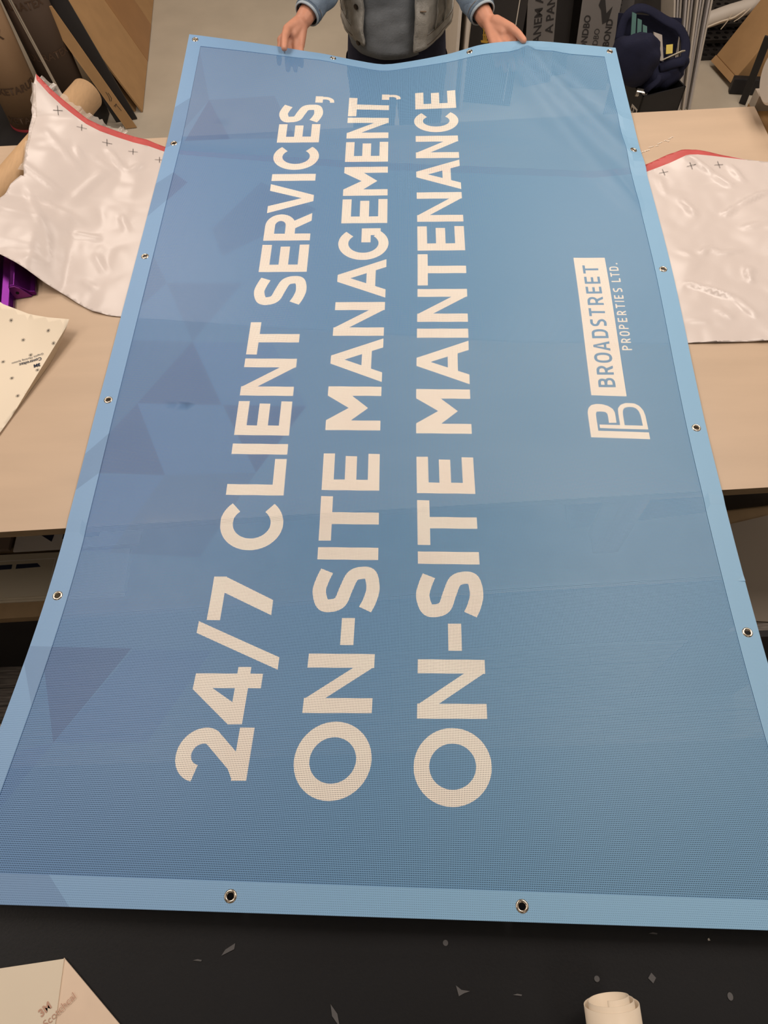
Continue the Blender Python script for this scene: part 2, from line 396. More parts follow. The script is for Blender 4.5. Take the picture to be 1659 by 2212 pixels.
def glyph(ch, w, H, s):
    o = .035*H if s > .15*H else .0
    if ch == 'I': return R_(0, 0, w, H)
    if ch == 'L': return R_(0, 0, s, H)+R_(0, 0, w, s*.97)
    if ch == 'T': return R_(0, H-s*.97, w, H)+R_(w/2-s/2, 0, w/2+s/2, H)
    if ch == 'E': return R_(0, 0, s, H)+R_(0, 0, w, s*.95)+R_(0, H-s*.95, w, H)+R_(0, H*.505-s*.47, w*.93, H*.505+s*.47)
    if ch == 'N': return R_(0, 0, s, H)+R_(w-s, 0, w, H)+[[(0, H), (s*.92, H), (w, 0), (w-s*.92, 0)]]
    if ch == 'M': return R_(0, 0, s, H)+R_(w-s, 0, w, H)+[[(0, H), (s*1.0, H), (w/2+s*.0, H*.24), (w/2, H*.62)][:2]+[(w/2, H*.595), (w/2, H*.235), (0.0+s*.0, H*.78)]]+[[(w, H), (w, H*.78), (w/2, H*.235), (w/2, H*.595), (w-s, H)]]
    if ch == 'V': return [[(0, H), (s*1.08, H), (w/2, s*1.25), (w/2+s*.48, 0), (w/2-s*.48, 0)]]+[[(w, H), (w-s*1.08, H), (w/2, s*1.25), (w/2-s*.48, 0), (w/2+s*.48, 0)]]
    if ch == 'A':
        ap = s*.46; k = s*1.06
        return [[(0, 0), (k, 0), (w/2, H-s*1.25), (w/2+ap, H), (w/2-ap, H)], [(w, 0), (w-k, 0), (w/2, H-s*1.25), (w/2-ap, H), (w/2+ap, H)],
                [(w*.25, H*.215), (w*.75, H*.215), (w*.75-s*.1, H*.215+s*.88), (w*.25+s*.1, H*.215+s*.88)]]
    if ch == 'O': return stroke(arc(w/2, H/2, w/2-s/2, H/2+o-s/2, 0, 360, 44, 1 if w > H*.8 else .8), s)
    if ch == 'C': return stroke(arc(w*.53, H/2, w*.53-s/2, H/2+o-s/2, 42, 318, 34), s)
    if ch == 'G':
        return stroke(arc(w*.52, H/2, w*.52-s/2, H/2+o-s/2, 44, 318, 34), s)+R_(w-s, H*.14, w, H*.545)+R_(w*.55, H*.545-s*.92, w, H*.545)
    if ch == 'S':
        if s < .2*H and w > 0 and H < .05:
            return stroke(smooth_path([(w*.93, H-s*.55), (w*.5, H-s*.5), (s*.9, H-s*.9), (s*.55, H*.74), (w*.25, H*.57), (w*.7, H*.43), (w-s*.55, H*.26), (w-s*.9, s*.9), (w*.5, s*.5), (w*.06, s*.6)], 5), s)
        return stroke(smooth_path([(w*.90, H*.825), (w*.70, H*.945+o*.2-s*.3), (w*.46, H+o-s/2), (w*.2, H*.93-s*.32), (s*.52+w*.02, H*.735), (w*.24, H*.585), (w*.52, H*.50), (w*.79, H*.405), (w-s*.5, H*.25), (w*.82, s*.32+H*.05), (w*.53, -o+s/2), (w*.27, H*.05+s*.32), (w*.085, H*.185)], 6), s)
    if ch in 'RPBD':
        g = R_(0, 0, s, H)
        def bowl(y0, y1, wd):
            cy = (y0+y1)/2; ry = (y1-y0)/2-s/2; rx = min(ry*1.15, wd*.55)
            return stroke([(s*.5, y0+s/2)]+arc(wd-s/2-rx, cy, rx, ry, -90, 90, 16)+[(s*.5, y1-s/2)], s)
        if ch == 'P': return g+bowl(H*.40, H, w)
        if ch == 'R': return g+bowl(H*.34, H, w*.96)+[[(w*.38, H*.42), (w*.38+s*1.15, H*.45), (w, 0), (w-s*1.15, 0)]]
        if ch == 'B': return g+bowl(H*.46, H, w*.93)+bowl(0, H*.46+s, w)
        return g+stroke([(s*.5, s/2)]+arc(w*.5, H/2, w*.5-s/2, H/2-s/2, -90, 90, 18, .85)+[(s*.5, H-s/2)], s)
    if ch == '2':
        a = arc(w*.49, H*.675, w*.51-s/2, H*.325+o-s/2, 168, -22, 30)
        return R_(0, 0, w, s*.97)+stroke(a+[(w*.17, s*.40)], s)+[[(0, s*.9), (w*.10, s*.2), (w*.5, s*.9), (w*.24, s*1.35)]]
    if ch == '4':
        return R_(w*.62, 0, w*.62+s, H)+R_(0, H*.19, w, H*.19+s*.9)+[[(0, H*.19), (0, H*.19+s*.95), (w*.60, H), (w*.62+s, H), (w*.62+s*.6, H-s*.35), (s*1.2, H*.19+s*.5)]]
    if ch == '7': return R_(0, H-s*.97, w, H)+[[(w*.12, 0), (w*.12+s*1.18, 0), (w, H-s*.9), (w, H-s*.5), (w-s*1.25, H-s*.9)]]
    if ch == '/': return [[(0, -H*.21), (s*.88, -H*.21), (w, H*1.12), (w-s*.88, H*1.12)]]
    if ch == '-': return R_(0, H*.335, w, H*.335+s*.95)
    if ch == ',': return R_(0, 0, w, H*.185)+stroke(smooth_path([(w*.72, H*.06), (w*.70, -H*.11), (w*.42, -H*.215), (w*.02, -H*.235)], 5), s*.5)
    if ch == '.': return R_(0, 0, w, s*1.1)
    return []
SH = .045
def place(items, ub, H, s, cap=None):
    out = []
    for ch, v0, v1 in items:
        for p in glyph(ch, v1-v0, H, s): out.append([(ub-y, v0+x+SH*(H*.5-y)*0+SH*(-y)+SH*H*.5) for x, y in p])
    return out
LINE1 = [('2', .141, .216), ('4', .221, .310), ('/', .306, .387), ('7', .389, .468), ('C', .519, .620), ('L', .630, .710), ('I', .720, .744), ('E', .764, .846), ('N', .860, .956), ('T', .967, .1057+.951), ('S', 1.105, 1.195), ('E', 1.208, 1.296), ('R', 1.310, 1.404), ('V', 1.405, 1.511), ('I', 1.523, 1.549), ('C', 1.565, 1.664), ('E', 1.674, 1.748), ('S', 1.754, 1.832), (',', 1.842, 1.871)]
LINE2 = [('O', .121, .233), ('N', .246, .341), ('-', .356, .403), ('S', .411, .498), ('I', .511, .535), ('T', .548, .638), ('E', .651, .732), ('M', .786, .893), ('A', .905, 1.020), ('N', 1.027, 1.123), ('A', 1.136, 1.254), ('G', 1.252, 1.357), ('E', 1.375, 1.460), ('M', 1.473, 1.582), ('E', 1.602, 1.681), ('N', 1.696, 1.784), ('T', 1.790, 1.876), (',', 1.873, 1.901)]
LINE3 = [('O', .120, .232), ('N', .246, .341), ('-', .356, .403), ('S', .412, .499), ('I', .513, .537), ('T', .550, .640), ('E', .655, .735), ('M', .789, .896), ('A', .909, 1.022), ('I', 1.030, 1.055), ('N', 1.074, 1.169), ('T', 1.180, 1.277), ('E', 1.289, 1.370), ('N', 1.386, 1.491), ('A', 1.502, 1.615), ('N', 1.622, 1.711), ('C', 1.726, 1.815), ('E', 1.827, 1.906)]
LOGO1 = [('B', .919, .942), ('R', .950, .973), ('O', .980, 1.006), ('A', 1.011, 1.036), ('D', 1.044, 1.068), ('S', 1.076, 1.096), ('T', 1.104, 1.126), ('R', 1.135, 1.159), ('E', 1.168, 1.188), ('E', 1.197, 1.218), ('T', 1.228, 1.253)]
LOGO2 = [('P', 1.015, 1.027), ('R', 1.034, 1.046), ('O', 1.052, 1.065), ('P', 1.071, 1.083), ('E', 1.090, 1.101), ('R', 1.109, 1.121), ('T', 1.128, 1.140), ('I', 1.146, 1.149), ('E', 1.155, 1.165), ('S', 1.174, 1.186), ('L', 1.204, 1.215), ('T', 1.220, 1.232), ('D', 1.238, 1.251), ('.', 1.258, 1.2615)]
def mono(polys): return [[(u, v) for u, v in p] for p in polys]
# the two-letter emblem, drawn as bands
def band(pts_out, pts_in): return [[pts_out[i], pts_out[i+1], pts_in[i+1], pts_in[i]] for i in range(len(pts_out)-1)]
P_out = [(.492, .799), (.379, .797), (.379, .855), (.382, .866), (.389, .874), (.400, .877), (.411, .8765), (.422, .873), (.430, .866), (.433, .857), (.433, .834)]
P_in = [(.492, .815), (.395, .813), (.395, .852), (.396, .856), (.398, .858), (.4025, .859), (.409, .859), (.414, .858), (.417, .855), (.418, .851), (.418, .833)]
D_out = [(.399, .8195), (.492, .8215), (.4915, .855), (.489, .867), (.4825, .877), (.473, .8825), (.457, .8825), (.446, .877), (.440, .868), (.439, .856), (.439, .8285), (.399, .828)]
emblem = band(P_out, P_in)
emblem += [[(.399, .8195), (.492, .8215), (.492, .830), (.399, .828)]]
emblem += band([(.492, .8215), (.4915, .855), (.489, .867), (.4825, .877), (.473, .8825), (.457, .8825), (.446, .877), (.440, .868), (.439, .856), (.439, .822)],
               [(.483, .830), (.482, .856), (.480, .864), (.476, .870), (.470, .873), (.460, .873), (.453, .870), (.449, .864), (.448, .856), (.448, .829)])
GROUPS = {}
polys = []                                   # (uv polygon, kind)
TRI = [  # printed geometric pattern: polygon, ink number
    ([(-.521, 1.164), (-.351, 1.170), (-.437, .994)], 2), ([(-.437, .994), (-.524, .826), (-.352, .832)], 3), ([(-.566, .991), (-.437, .994), (-.524, .826), (-.566, .750)], 2),
    ([(-.524, .826), (-.567, .750), (-.567, .660), (-.440, .663)], 3), ([(-.567, .328), (-.434, .332), (-.514, .184), (-.567, .29)], 3),
    ([(-.516, 1.836), (-.559, 1.672), (-.441, 1.682)], 3), ([(-.566, 2.03), (-.516, 1.836), (-.567, 1.72)], 2), ([(-.343, 1.516), (-.443, 1.344), (-.407, 1.254), (-.20, 1.42)], 2),
    ([(-.567, 1.545), (-.526, 1.509), (-.567, 1.44)], 3), ([(-.350, .832), (-.181, .838), (-.266, .679)], 3), ([(-.567, 1.25), (-.521, 1.164), (-.567, 1.09)], 2),
    ([(-.437, .994), (-.352, .832), (-.181, .838), (-.266, .998)], 4), ([(-.516, 1.836), (-.441, 1.682), (-.27, 1.69), (-.34, 1.86)], 2), ([(-.524, .826), (-.440, .663), (-.266, .679), (-.352, .832)], 4),
    ([(-.567, .655), (-.440, .663), (-.514, .50), (-.567, .50)], 4), ([(-.440, .663), (-.266, .679), (-.35, .50), (-.514, .50)], 2), ([(-.567, .17), (-.514, .184), (-.567, .08)], 4),
    ([(-.604, .327), (-.567, .328), (-.567, .235), (-.604, .30)], 5), ([(-.604, .70), (-.567, .75), (-.567, .66), (-.604, .62)], 5), ([(-.604, 1.50), (-.567, 1.545), (-.567, 1.44), (-.604, 1.38)], 5), ([(-.604, 1.80), (-.567, 1.84), (-.567, 1.67), (-.604, 1.64)], 5), ([(-.604, .10), (-.604, -.018), (-.42, -.018), (-.46, .0175), (-.567, .0175)], 5), ([(-.43, .33), (-.30, .335), (-.37, .19), (-.514, .184)], 4)]
for p, k in TRI: polys.append((p, k))
for i, (ln, ub) in enumerate(((LINE1, -.2095), (LINE2, -.0305), (LINE3, .1485))):
    for p in place(ln, ub, .1085, .0232): polys.append((p, 10+i))
for p in [[(.391, .8975), (.461, .8985), (.461, 1.278), (.391, 1.2755)]]: polys.append((p, 13))
for p in place(LOGO1, .4425, .0345, .0058): polys.append((p, 20))
for p in place(LOGO2, .4870, .0200, .0031): polys.append((p, 13))
for p in emblem: polys.append((p, 13))
GROM = [(-.585, 5*GV), (-.195, 5*GV), (.195, 5*GV), (.585, 5*GV)]+[(s_*.585, k*GV) for k in (4, 3, 2, 1) for s_ in (-1, 1)]+[(-.585, 0), (-.206, 0), (.184, 0), (.585, 0)]
for gu, gv in GROM: polys.append(([(gu+.0052*math.cos(a), gv+.0052*math.sin(a)) for a in [2*PI*k/16 for k in range(16)]], 30))
def build_banner():
    regs = [([(-HU, V0), (HU, V0), (HU, V1), (-HU, V1)], 0), ([(-HI, VI0), (HI, VI0), (HI, VI1), (-HI, VI1)], 1)]+polys
    box_ = [(min(p[0] for p in r), max(p[0] for p in r), min(p[1] for p in r), max(p[1] for p in r)) for r, k in regs]
    nu, nv = 46, 84
    pts = [Vector((-HU+2*HU*i/nu, V0+(V1-V0)*j/nv)) for i in range(nu+1) for j in range(nv+1)]
    V2, fl_ = cut_plan([r for r, k in regs], pts)
    buckets = {}
    for f, c in fl_:
        ks = [k for (r, k), bb in zip(regs, box_) if bb[0] <= c.x <= bb[1] and bb[2] <= c.y <= bb[3] and inpoly(c, r)]
        if 0 not in ks: continue
        if 1 not in ks: ks.append(31)
        else: ks.remove(1)
        if 30 in ks: continue
        if 31 in ks: dst = ('hem', 1 if 5 in ks else 0)
        elif 20 in ks: dst = ('panel', 0)
        elif max(ks) >= 10: dst = ('letters%d' % (max(ks)-10), 0)
        else: dst = ('panel', {3: 3, 2: 2, 4: 1}.get(([k for k in (3, 2, 4) if k in ks]+[0])[0], 0))
        buckets.setdefault(dst[0], []).append((f, dst[1]))
    root = thing('banner', 'large sky blue mesh banner with white lettering held across the table', 'banner', (0, 1.05, TZ))
    m_base = mesh_fabric('banner_blue', (107, 149, 198), rgb2=(118, 165, 204)); m_t1 = mesh_fabric('banner_blue_light', (104, 145, 197), rgb2=(114, 160, 202)); m_t2 = mesh_fabric('banner_blue_mauve', (103, 142, 190), rgb2=(110, 153, 196)); m_t3 = mesh_fabric('banner_blue_violet', (98, 132, 181), rgb2=(104, 144, 190))
    m_hem = mesh_fabric('banner_hem', (136, 176, 218), hole=.07, rgb2=(143, 189, 224)); m_let = mesh_fabric('banner_white_ink', (255, 246, 236), hole=.18)
    conf = {'panel': ('mesh_panel', [m_base, m_t1, m_t2, m_t3], 0, None), 'hem': ('hem', [m_hem, mesh_fabric('banner_hem_violet', (124, 160, 202), hole=.07)], .0014, 'paler doubled hem running around the banner'),
            'letters0': ('lettering_line', [m_let], 0, 'white lettering reading 24/7 CLIENT SERVICES'), 'letters1': ('lettering_line', [m_let], 0, 'white lettering reading ON-SITE MANAGEMENT'),
            'letters2': ('lettering_line', [m_let], 0, 'white lettering reading ON-SITE MAINTENANCE'), 'letters3': ('printed_logo', [m_let], 0, 'white emblem and name box')}
    for key, fl in buckets.items():
        nm, ms, lift, lb = conf[key]
        b = NB(); uvl = b.loops.layers.uv.new('UVMap'); mp = {}
        for f, mi in fl:
            vv = []
            for i in f:
                if i not in mp:
                    q = V2[i]; p = S(q.x, q.y); p.z += lift; mp[i] = (b.verts.new(p), q)
                vv.append(mp[i])
            try: nf = b.faces.new([a for a, q in vv])
            except ValueError: continue
            nf.material_index = mi
            for lp, (a, q) in zip(nf.loops, vv): lp[uvl].uv = (q.x, q.y)
        for f in b.faces: f.normal_update()
        for f in b.faces:
            if f.normal.z < 0: f.normal_flip()
        obj(nm, b, ms, root, smooth=key != 'hem', solid=.0014 if key == 'hem' else 0, label=lb)
    for gu, gv in GROM:
        c = S(gu, gv); n = (S(gu+.01, gv)-c).cross(S(gu, gv+.01)-c)
        b = NB(); disc_ring(b, c+n.normalized()*.0014, n, .0047, .0088, .0016); obj('grommet', b, m_steel, root, smooth=True)
build_banner()

# ------------------------------------------------------------------ vinyl sheet lying over the table, under the banner
TA, TB = Vector((-.742, 1.905)), Vector((-1.03, 1.08)); TR = .040
def tube_d(x, y):
    d = TB-TA; q = (Vector((x, y))-TA).dot(d)/d.length_squared; c = TA+d*q
    side = (x-c.x)*(-d.y)+(y-c.y)*d.x
    return (Vector((x, y))-c).length*(1 if side > 0 else -1), q
CREASES = [((-.712, 1.482), (-.647, 1.598), .012, .004), ((-.853, 1.577), (-.712, 1.482), .014, .005), ((-.803, 1.484), (-.673, 1.418), .008, .004), ((-.803, 1.484), (-.745, 1.37), .008, .004), ((-.745, 1.37), (-.73, 1.28), .01, .004),
    ((-.698, 1.388), (-.631, 1.38), .008, .006), ((-.799, 1.692), (-.688, 1.562), .010, .003), ((-.656, 1.674), (-.602, 1.606), .008, .006), ((-.602, 1.606), (-.566, 1.645), .008, .004), ((-.722, 1.659), (-.702, 1.608), .008, .004), ((-.77, 1.27), (-.73, 1.278), .01, .003),
    ((-.64, 1.33), (-.61, 1.27), .01, .004), ((-.66, 1.25), (-.62, 1.22), .012, .003), ((-.60, 1.46), (-.575, 1.40), .008, .004), ((-.69, 1.64), (-.62, 1.60), .007, .004),
    ((.663, 1.142), (.679, 1.171), .007, .006), ((.679, 1.171), (.777, 1.118), .008, .009), ((.777, 1.118), (.81, 1.06), .010, .006), ((.82, 1.378), (.855, 1.405), .010, .008), ((.855, 1.405), (.947, 1.454), .010, .009), ((.735, 1.254), (.761, 1.278), .008, .006),
    ((.761, 1.278), (.782, 1.256), .008, .005), ((.782, 1.256), (.831, 1.262), .008, .005), ((.779, 1.588), (.835, 1.524), .012, .008), ((.835, 1.524), (.868, 1.472), .012, .006), ((.656, 1.061), (.709, 1.055), .006, .004), ((.736, 1.446), (.756, 1.383), .010, .005), ((.823, 1.204), (.826, 1.161), .008, .006), ((.826, 1.21), (.84, 1.19), .008, .005),
    ((.70, 1.53), (.705, 1.46), .010, .004), ((.9, 1.33), (.98, 1.31), .012, .005), ((.88, 1.56), (.90, 1.49), .012, .005), ((.90, 1.25), (.97, 1.20), .015, .006), ((.69, 1.27), (.72, 1.25), .008, .003), ((.85, 1.33), (.95, 1.36), .014, .005), ((.73, 1.09), (.76, 1.06), .012, .004)]
def zsheet(x, y):
    h = 0; z = TZ+.0015
    if x < -.3:
        d, q = tube_d(x, y); h = .0825 if d < 0 else .0825*math.exp(-(d/.17)**2)
        z += h
        if y > 1.74: z += max(0, -.70-x)*.35*min(1, (y-1.74)/.06)
        if y < 1.40: z -= h*.75*min(1, max(0, (1.40-y)/.10))
        z += .042*min(1, max(0, (-.70-x)/.06))*min(1, max(0, (1.46-y)/.14))
    e = 0
    for a, b_, wd, am in CREASES:
        d, q = segd((x, y), a, b_); wd *= 1.15
        if d < wd: e += am*1.25*(1-d/wd)**1.2*(1-.85*(2*q-1)**4)
    e += .007*abs(noise.noise((x*9, y*11, 4.4)))+.003*abs(noise.noise((x*24, y*20, 9.4)))+.006*max(0, noise.noise((x*5, y*4, 14.4)))
    if x > .7 and y > 1.5: e += .012*math.exp(-((x-.80)/.07)**2)*math.exp(-((y-1.60)/.07)**2)
    xl = -.567+(y-.9)*.056; xr = .629+(y-.78)*.058            # the banner's edges press the sheet flat
    o = max(xl-x, x-xr)
    k = max(0, min(1, o/.05))
    z = TZ+.0015+(z-TZ-.0015+e)*k
    return max(z, TZ+.0012)
STR_F = [(-.823, 1.838), (-.786, 1.799), (-.756, 1.779), (-.731, 1.765), (-.705, 1.749), (-.673, 1.738), (-.637, 1.735), (-.599, 1.733), (-.56, 1.73), (-.52, 1.721), (-.472, 1.705), (0, 1.63), (.55, 1.560), (.67, 1.572), (.705, 1.588), (.74, 1.603), (.775, 1.612), (.81, 1.610), (.875, 1.590), (.95, 1.572), (1.0, 1.565)]
STR_N = [(-.818, 1.815), (-.791, 1.788), (-.761, 1.766), (-.735, 1.75), (-.706, 1.732), (-.674, 1.719), (-.638, 1.716), (-.599, 1.713), (-.562, 1.711), (-.52, 1.701), (-.47, 1.687), (0, 1.60), (.55, 1.535), (.67, 1.546), (.705, 1.560), (.74, 1.572), (.775, 1.585), (.81, 1.590), (.875, 1.583), (.93, 1.575)]
out = STR_F+[(1.005, .989), (.81, .993), (.65, .998), (.3, 1.02), (-.3, 1.10), (-.552, 1.136), (-.583, 1.142), (-.62, 1.155), (-.661, 1.183), (-.701, 1.214), (-.73, 1.225), (-.759, 1.239), (-.792, 1.261), (-.826, 1.282), (-.868, 1.309),
    (-.862, 1.371), (-.846, 1.435), (-.835, 1.49), (-.819, 1.522), (-.813, 1.521), (-.818, 1.578), (-.824, 1.635), (-.831, 1.698), (-.834, 1.751), (-.825, 1.777), (-.822, 1.809)]
t = thing('vinyl_sheet', 'crumpled white vinyl sheet with a red edge lying beneath the banner', 'vinyl sheet', (0, 1.3, TZ))
b = sheet(out, zsheet, .0085, extra=[STR_F[:19]+STR_N[::-1]])
obj('sheet', b, [m_vinyl, m_red], t, smooth=True, solid=-.0006)
def cross_marks(bm_, pts, zf, r=.011, arms=2, wd=.0007, a0=0.1):
    for x, y in pts:
        for k in range(arms):
            a = a0+PI*k/arms; c, s_ = math.cos(a), math.sin(a)
            q = [(x+c*e*r-s_*g*wd, y+s_*e*r+c*g*wd) for e, g in ((-1, -1), (1, -1), (1, 1), (-1, 1))]
            quad(bm_, *[(px, py, zf(px, py)+.0022) for px, py in q])
for q in [(-.77, 1.752), (-.714, 1.716), (-.656, 1.690), (-.596, 1.680), (-.533, 1.668), (.717, 1.540), (.785, 1.552), (.855, 1.556)]:
    b = NB(); cross_marks(b, [q], zsheet, wd=.0005); obj('registration_mark', b, m_mark, t)
# crinkled clear film along the torn edges
b = NB(); prev = None
edge = [(-.815, 1.832), (-.786, 1.803), (-.756, 1.783), (-.731, 1.769), (-.705, 1.753), (-.673, 1.742), (-.637, 1.739), (-.62, 1.737)]
for i in range(len(edge)*5-4):
    k = i/5.0; j = min(int(k), len(edge)-2); p = Vector(edge[j]).lerp(Vector(edge[j+1]), k-j)
    z = zsheet(p.x, p.y); w_ = .006+.010*abs(math.sin(k*1.1+.3)); q = (Vector((p.x-.002, p.y-.006, z-.003)), Vector((p.x+.006+random.uniform(-.003, .003), p.y+w_+random.uniform(-.004, .004), z-.004+random.uniform(-.004, .006))))
    if prev: quad(b, prev[0], q[0], q[1], prev[1])
    prev = q
prev = None
for i in range(18):
    y = 1.80-.0155*i; x = -.824-.004*math.sin((1.80-y)*18); z = zsheet(x+.006, y)+.001
    q = (Vector((x+.006, y, z)), Vector((x-.001-(.008 if i % 5 == 2 else .002)*random.random(), y+random.uniform(-.004, .004), z+random.uniform(-.006, .004))))
    if prev: quad(b, prev[0], q[0], q[1], prev[1])
    prev = q
obj('clear_film', b, m_film_clear, t, solid=.0004, label='crinkled clear film sticking out past the torn edge')

# kraft core under the sheet
A3 = Vector((TA.x, TA.y, TZ+TR)); B3 = A3.lerp(Vector((TB.x, TB.y, TZ+TR)), .64)
t = thing('cardboard_tube', 'brown cardboard tube lying under the white vinyl sheet', 'cardboard tube', (-.9, 1.5, TZ))
b = NB(); tube(b, [A3, A3.lerp(B3, .5), B3], TR, 40, cap=False)
bmesh.ops.recalc_face_normals(b, faces=b.faces); obj('tube_wall', b, m_kraft, t, smooth=True, solid=.004)
b = NB(); tube(b, [A3+(B3-A3).normalized()*.03, B3-(B3-A3).normalized()*.03], TR-.006, 32); obj('tube_core', b, m_kraft_dark, t)

# liner paper with star marks
def zliner(x, y):
    z = TZ+.0035
    d = (x+.665)*.35+(y-1.128)*.55
    e = max(0, (y-1.02)/.18); z += .055*e*e*max(0, min(1, (-.62-x)/.12))
    z += .03*max(0, (x+.74)/.08)*max(0, (y-1.02)/.11) if x > -.74 and y > 1.02 else 0
    return z
out = [(-.650, 1.105), (-.700, 1.118), (-.745, 1.133), (-.80, 1.155), (-.93, 1.24), (-1.15, 1.08), (-1.15, .78), (-.9, .62), (-.885, .60), (-.752, .835)]
t = thing('liner_paper', 'cream liner paper with printed stars at the left table edge', 'paper', (-.8, 1.0, TZ))
obj('sheet', sheet(out, zliner, .014), m_paper, t, smooth=True, solid=-.0005)
for q in [(-.782, 1.120), (-.697, 1.088), (-.752, 1.074), (-.683, 1.058), (-.730, 1.035), (-.785, 1.020), (-.708, .994), (-.757, .975), (-.735, .928)]:
    b = NB(); cross_marks(b, [q], lambda x, y: zliner(x, y)-.0008, .0046, 4, .00028); obj('star_mark', b, m_mark, t)
def liner_map(o, ang):
    c, s_ = math.cos(ang), math.sin(ang)
    def f(x, y):
        X, Y = o[0]+x*c-y*s_, o[1]+x*s_+y*c
        return Vector((X, Y, zliner(X, Y)+.0018))
    return f
for s_, sz, o_, bo in (('3M', .0105, (-.706, 1.012), .0006), ('Controltac', .0105, (-.706, 1.028), .0002), ('Graphic Marking System', .0068, (-.703, 1.038), 0)):
    obj('printed_lettering', text_bm(s_, sz, liner_map(o_, PI+.33), bold=bo), mat('navy_ink', (44, 52, 72), .7), t)

# purple extrusion under the sheet
t = thing('metal_clamp', 'purple anodised metal clamp bar beside the white vinyl sheet', 'clamp', (-.8, 1.25, TZ))
ex_ = Vector((.985, .17, 0)).normalized(); ey_ = Vector((-.17, .985, 0)).normalized(); o_ = Vector((-.800, 1.150, TZ+.002))
def extr(prof, L, m, nm, o=o_, bev=.0012):
    b = NB(); r0 = [b.verts.new(o+ex_*x+Vector((0, 0, z))) for x, z in prof]; r1 = [b.verts.new(o+ey_*L+ex_*x+Vector((0, 0, z))) for x, z in prof]; n = len(prof)
    for k in range(n): b.faces.new((r0[k], r0[(k+1) % n], r1[(k+1) % n], r1[k]))
    b.faces.new(r0[::-1]); b.faces.new(r1); bmesh.ops.recalc_face_normals(b, faces=b.faces); bevel(b, bev, 2)
    return obj(nm, b, m, t)
extr([(-.062, 0), (.010, 0), (.010, .010), (.004, .016), (-.012, .020), (-.016, .034), (-.026, .036), (-.034, .024), (-.062, .024)], .20, m_purple, 'rail')
ob = o_+ey_*.055
extr([(.008, 0), (.056, 0), (.056, .010), (.046, .012), (.030, .028), (.022, .036), (.012, .036), (.008, .030)], .10, m_purple, 'bracket', o=ob)
extr([(.0085, 0), (.046, 0), (.030, .0265), (.022, .034), (.012, .034), (.0085, .028)], .003, mat('purple_end_face', (122, 50, 128), .35, .05, metal=.6), 'bracket_end', o=ob-ey_*.0032, bev=.0003)
b = NB(); c_ = ob-ey_*.0034+ex_*.021+Vector((0, 0, .016)); tube(b, [c_, c_-ey_*.0006], .0036, 14); obj('screw_hole', b, m_hole, t)

# ------------------------------------------------------------------ things under the work table
def flat_thing(name, label, cat, pts, z, th, m, group=None):
    b = NB(); hexa(b, [(x, y, z) for x, y in pts], [(x, y, z+th) for x, y in pts])
    o = obj(name, b, m, None, base=(pts[0][0], pts[0][1], z)); return tag(o, label, cat, group)
m_print = mat('dim_print', (228, 220, 210), .4, .04, 6); m_print2 = mat('olive_print', (200, 190, 168), .35, .05, 5, .05, 8); m_navyink = mat('navy_shape', (38, 42, 66), .5)
t = thing('printed_poster', 'pale poster with navy shapes lying on the lower shelf', 'poster', (-.8, .8, .531))
b = NB(); hexa(b, [(-.905, .778, .545), (-.60, .785, .545), (-.58, 1.05, .545), (-.905, 1.04, .545)], [(-.905, .778, .551), (-.60, .785, .551), (-.58, 1.05, .551), (-.905, 1.04, .551)]); obj('sheet', b, m_print, t)
b = NB(); poly(b, [(-.85, .823, .5516), (-.815, .80, .5516), (-.81, .83, .5516)]); poly(b, [(-.79, .806, .5516), (-.70, .81, .5516), (-.70, .86, .5516), (-.79, .86, .5516)]); obj('printed_shapes', b, m_navyink, t)
t = thing('board_stack', 'stack of olive printed boards at the front of the lower shelf', 'board', (-.9, .7, .531))
for k in range(3):
    b = NB(); hexa(b, [(-1.4, .645+.004*k, .531+.006*k), (-.62, .655+.004*k, .531+.006*k), (-.62, .775, .531+.006*k), (-1.4, .765, .531+.006*k)], [(-1.4, .645+.004*k, .536+.006*k), (-.62, .655+.004*k, .536+.006*k), (-.62, .775, .536+.006*k), (-1.4, .765, .536+.006*k)])
    obj('board', b, m_print2, t)
b = NB(); z = .5486
for q in ([(-.96, .752), (-.80, .755), (-.80, .757), (-.96, .754)], [(-.80, .68), (-.798, .68), (-.798, .757), (-.80, .757)]): poly(b, [(x, y, z) for x, y in q])
obj('printed_border', b, m_print, t)
b = NB(); poly(b, [(-1.0, .728, z), (-.90, .732, z), (-.90, .744, z), (-1.0, .741, z)]); poly(b, [(-.89, .732, z), (-.83, .735, z), (-.84, .745, z), (-.89, .744, z)]); obj('printed_shapes', b, m_navyink, t)
flat_thing('dark_board', 'dark brown board lying beside the poster on the lower shelf', 'board', [(-1.4, .775), (-.912, .78), (-.915, 1.05), (-1.4, 1.05)], .5485, .012, mat('dark_brown', (124, 106, 92), .6))
flat_thing('grey_board', 'grey board jutting out from under the right table end', 'board', [(.80, .535), (.99, .515), (.99, .81), (.82, .775)], .531, .008, m_grayboard)
bx = NB(); hexa(bx, [(.45, .785, .54), (.98, .83, .54), (.98, 1.3, .54), (.45, 1.3, .54)], [(.45, .785, .80), (.98, .83, .80), (.98, 1.3, .74), (.45, 1.3, .74)]); tag(obj('black_carton', bx, mat('black_carton_card', (34, 32, 33), .5), base=(.9, 1.0, .531)), 'black carton behind the grey board under the table', 'box')
bx = NB(); box(bx, .70, .497, .002, 1.0, .512, .528); tag(obj('black_board', bx, m_blackp, base=(.9, .5, 0)), 'black board standing upright below the grey board at right', 'board')
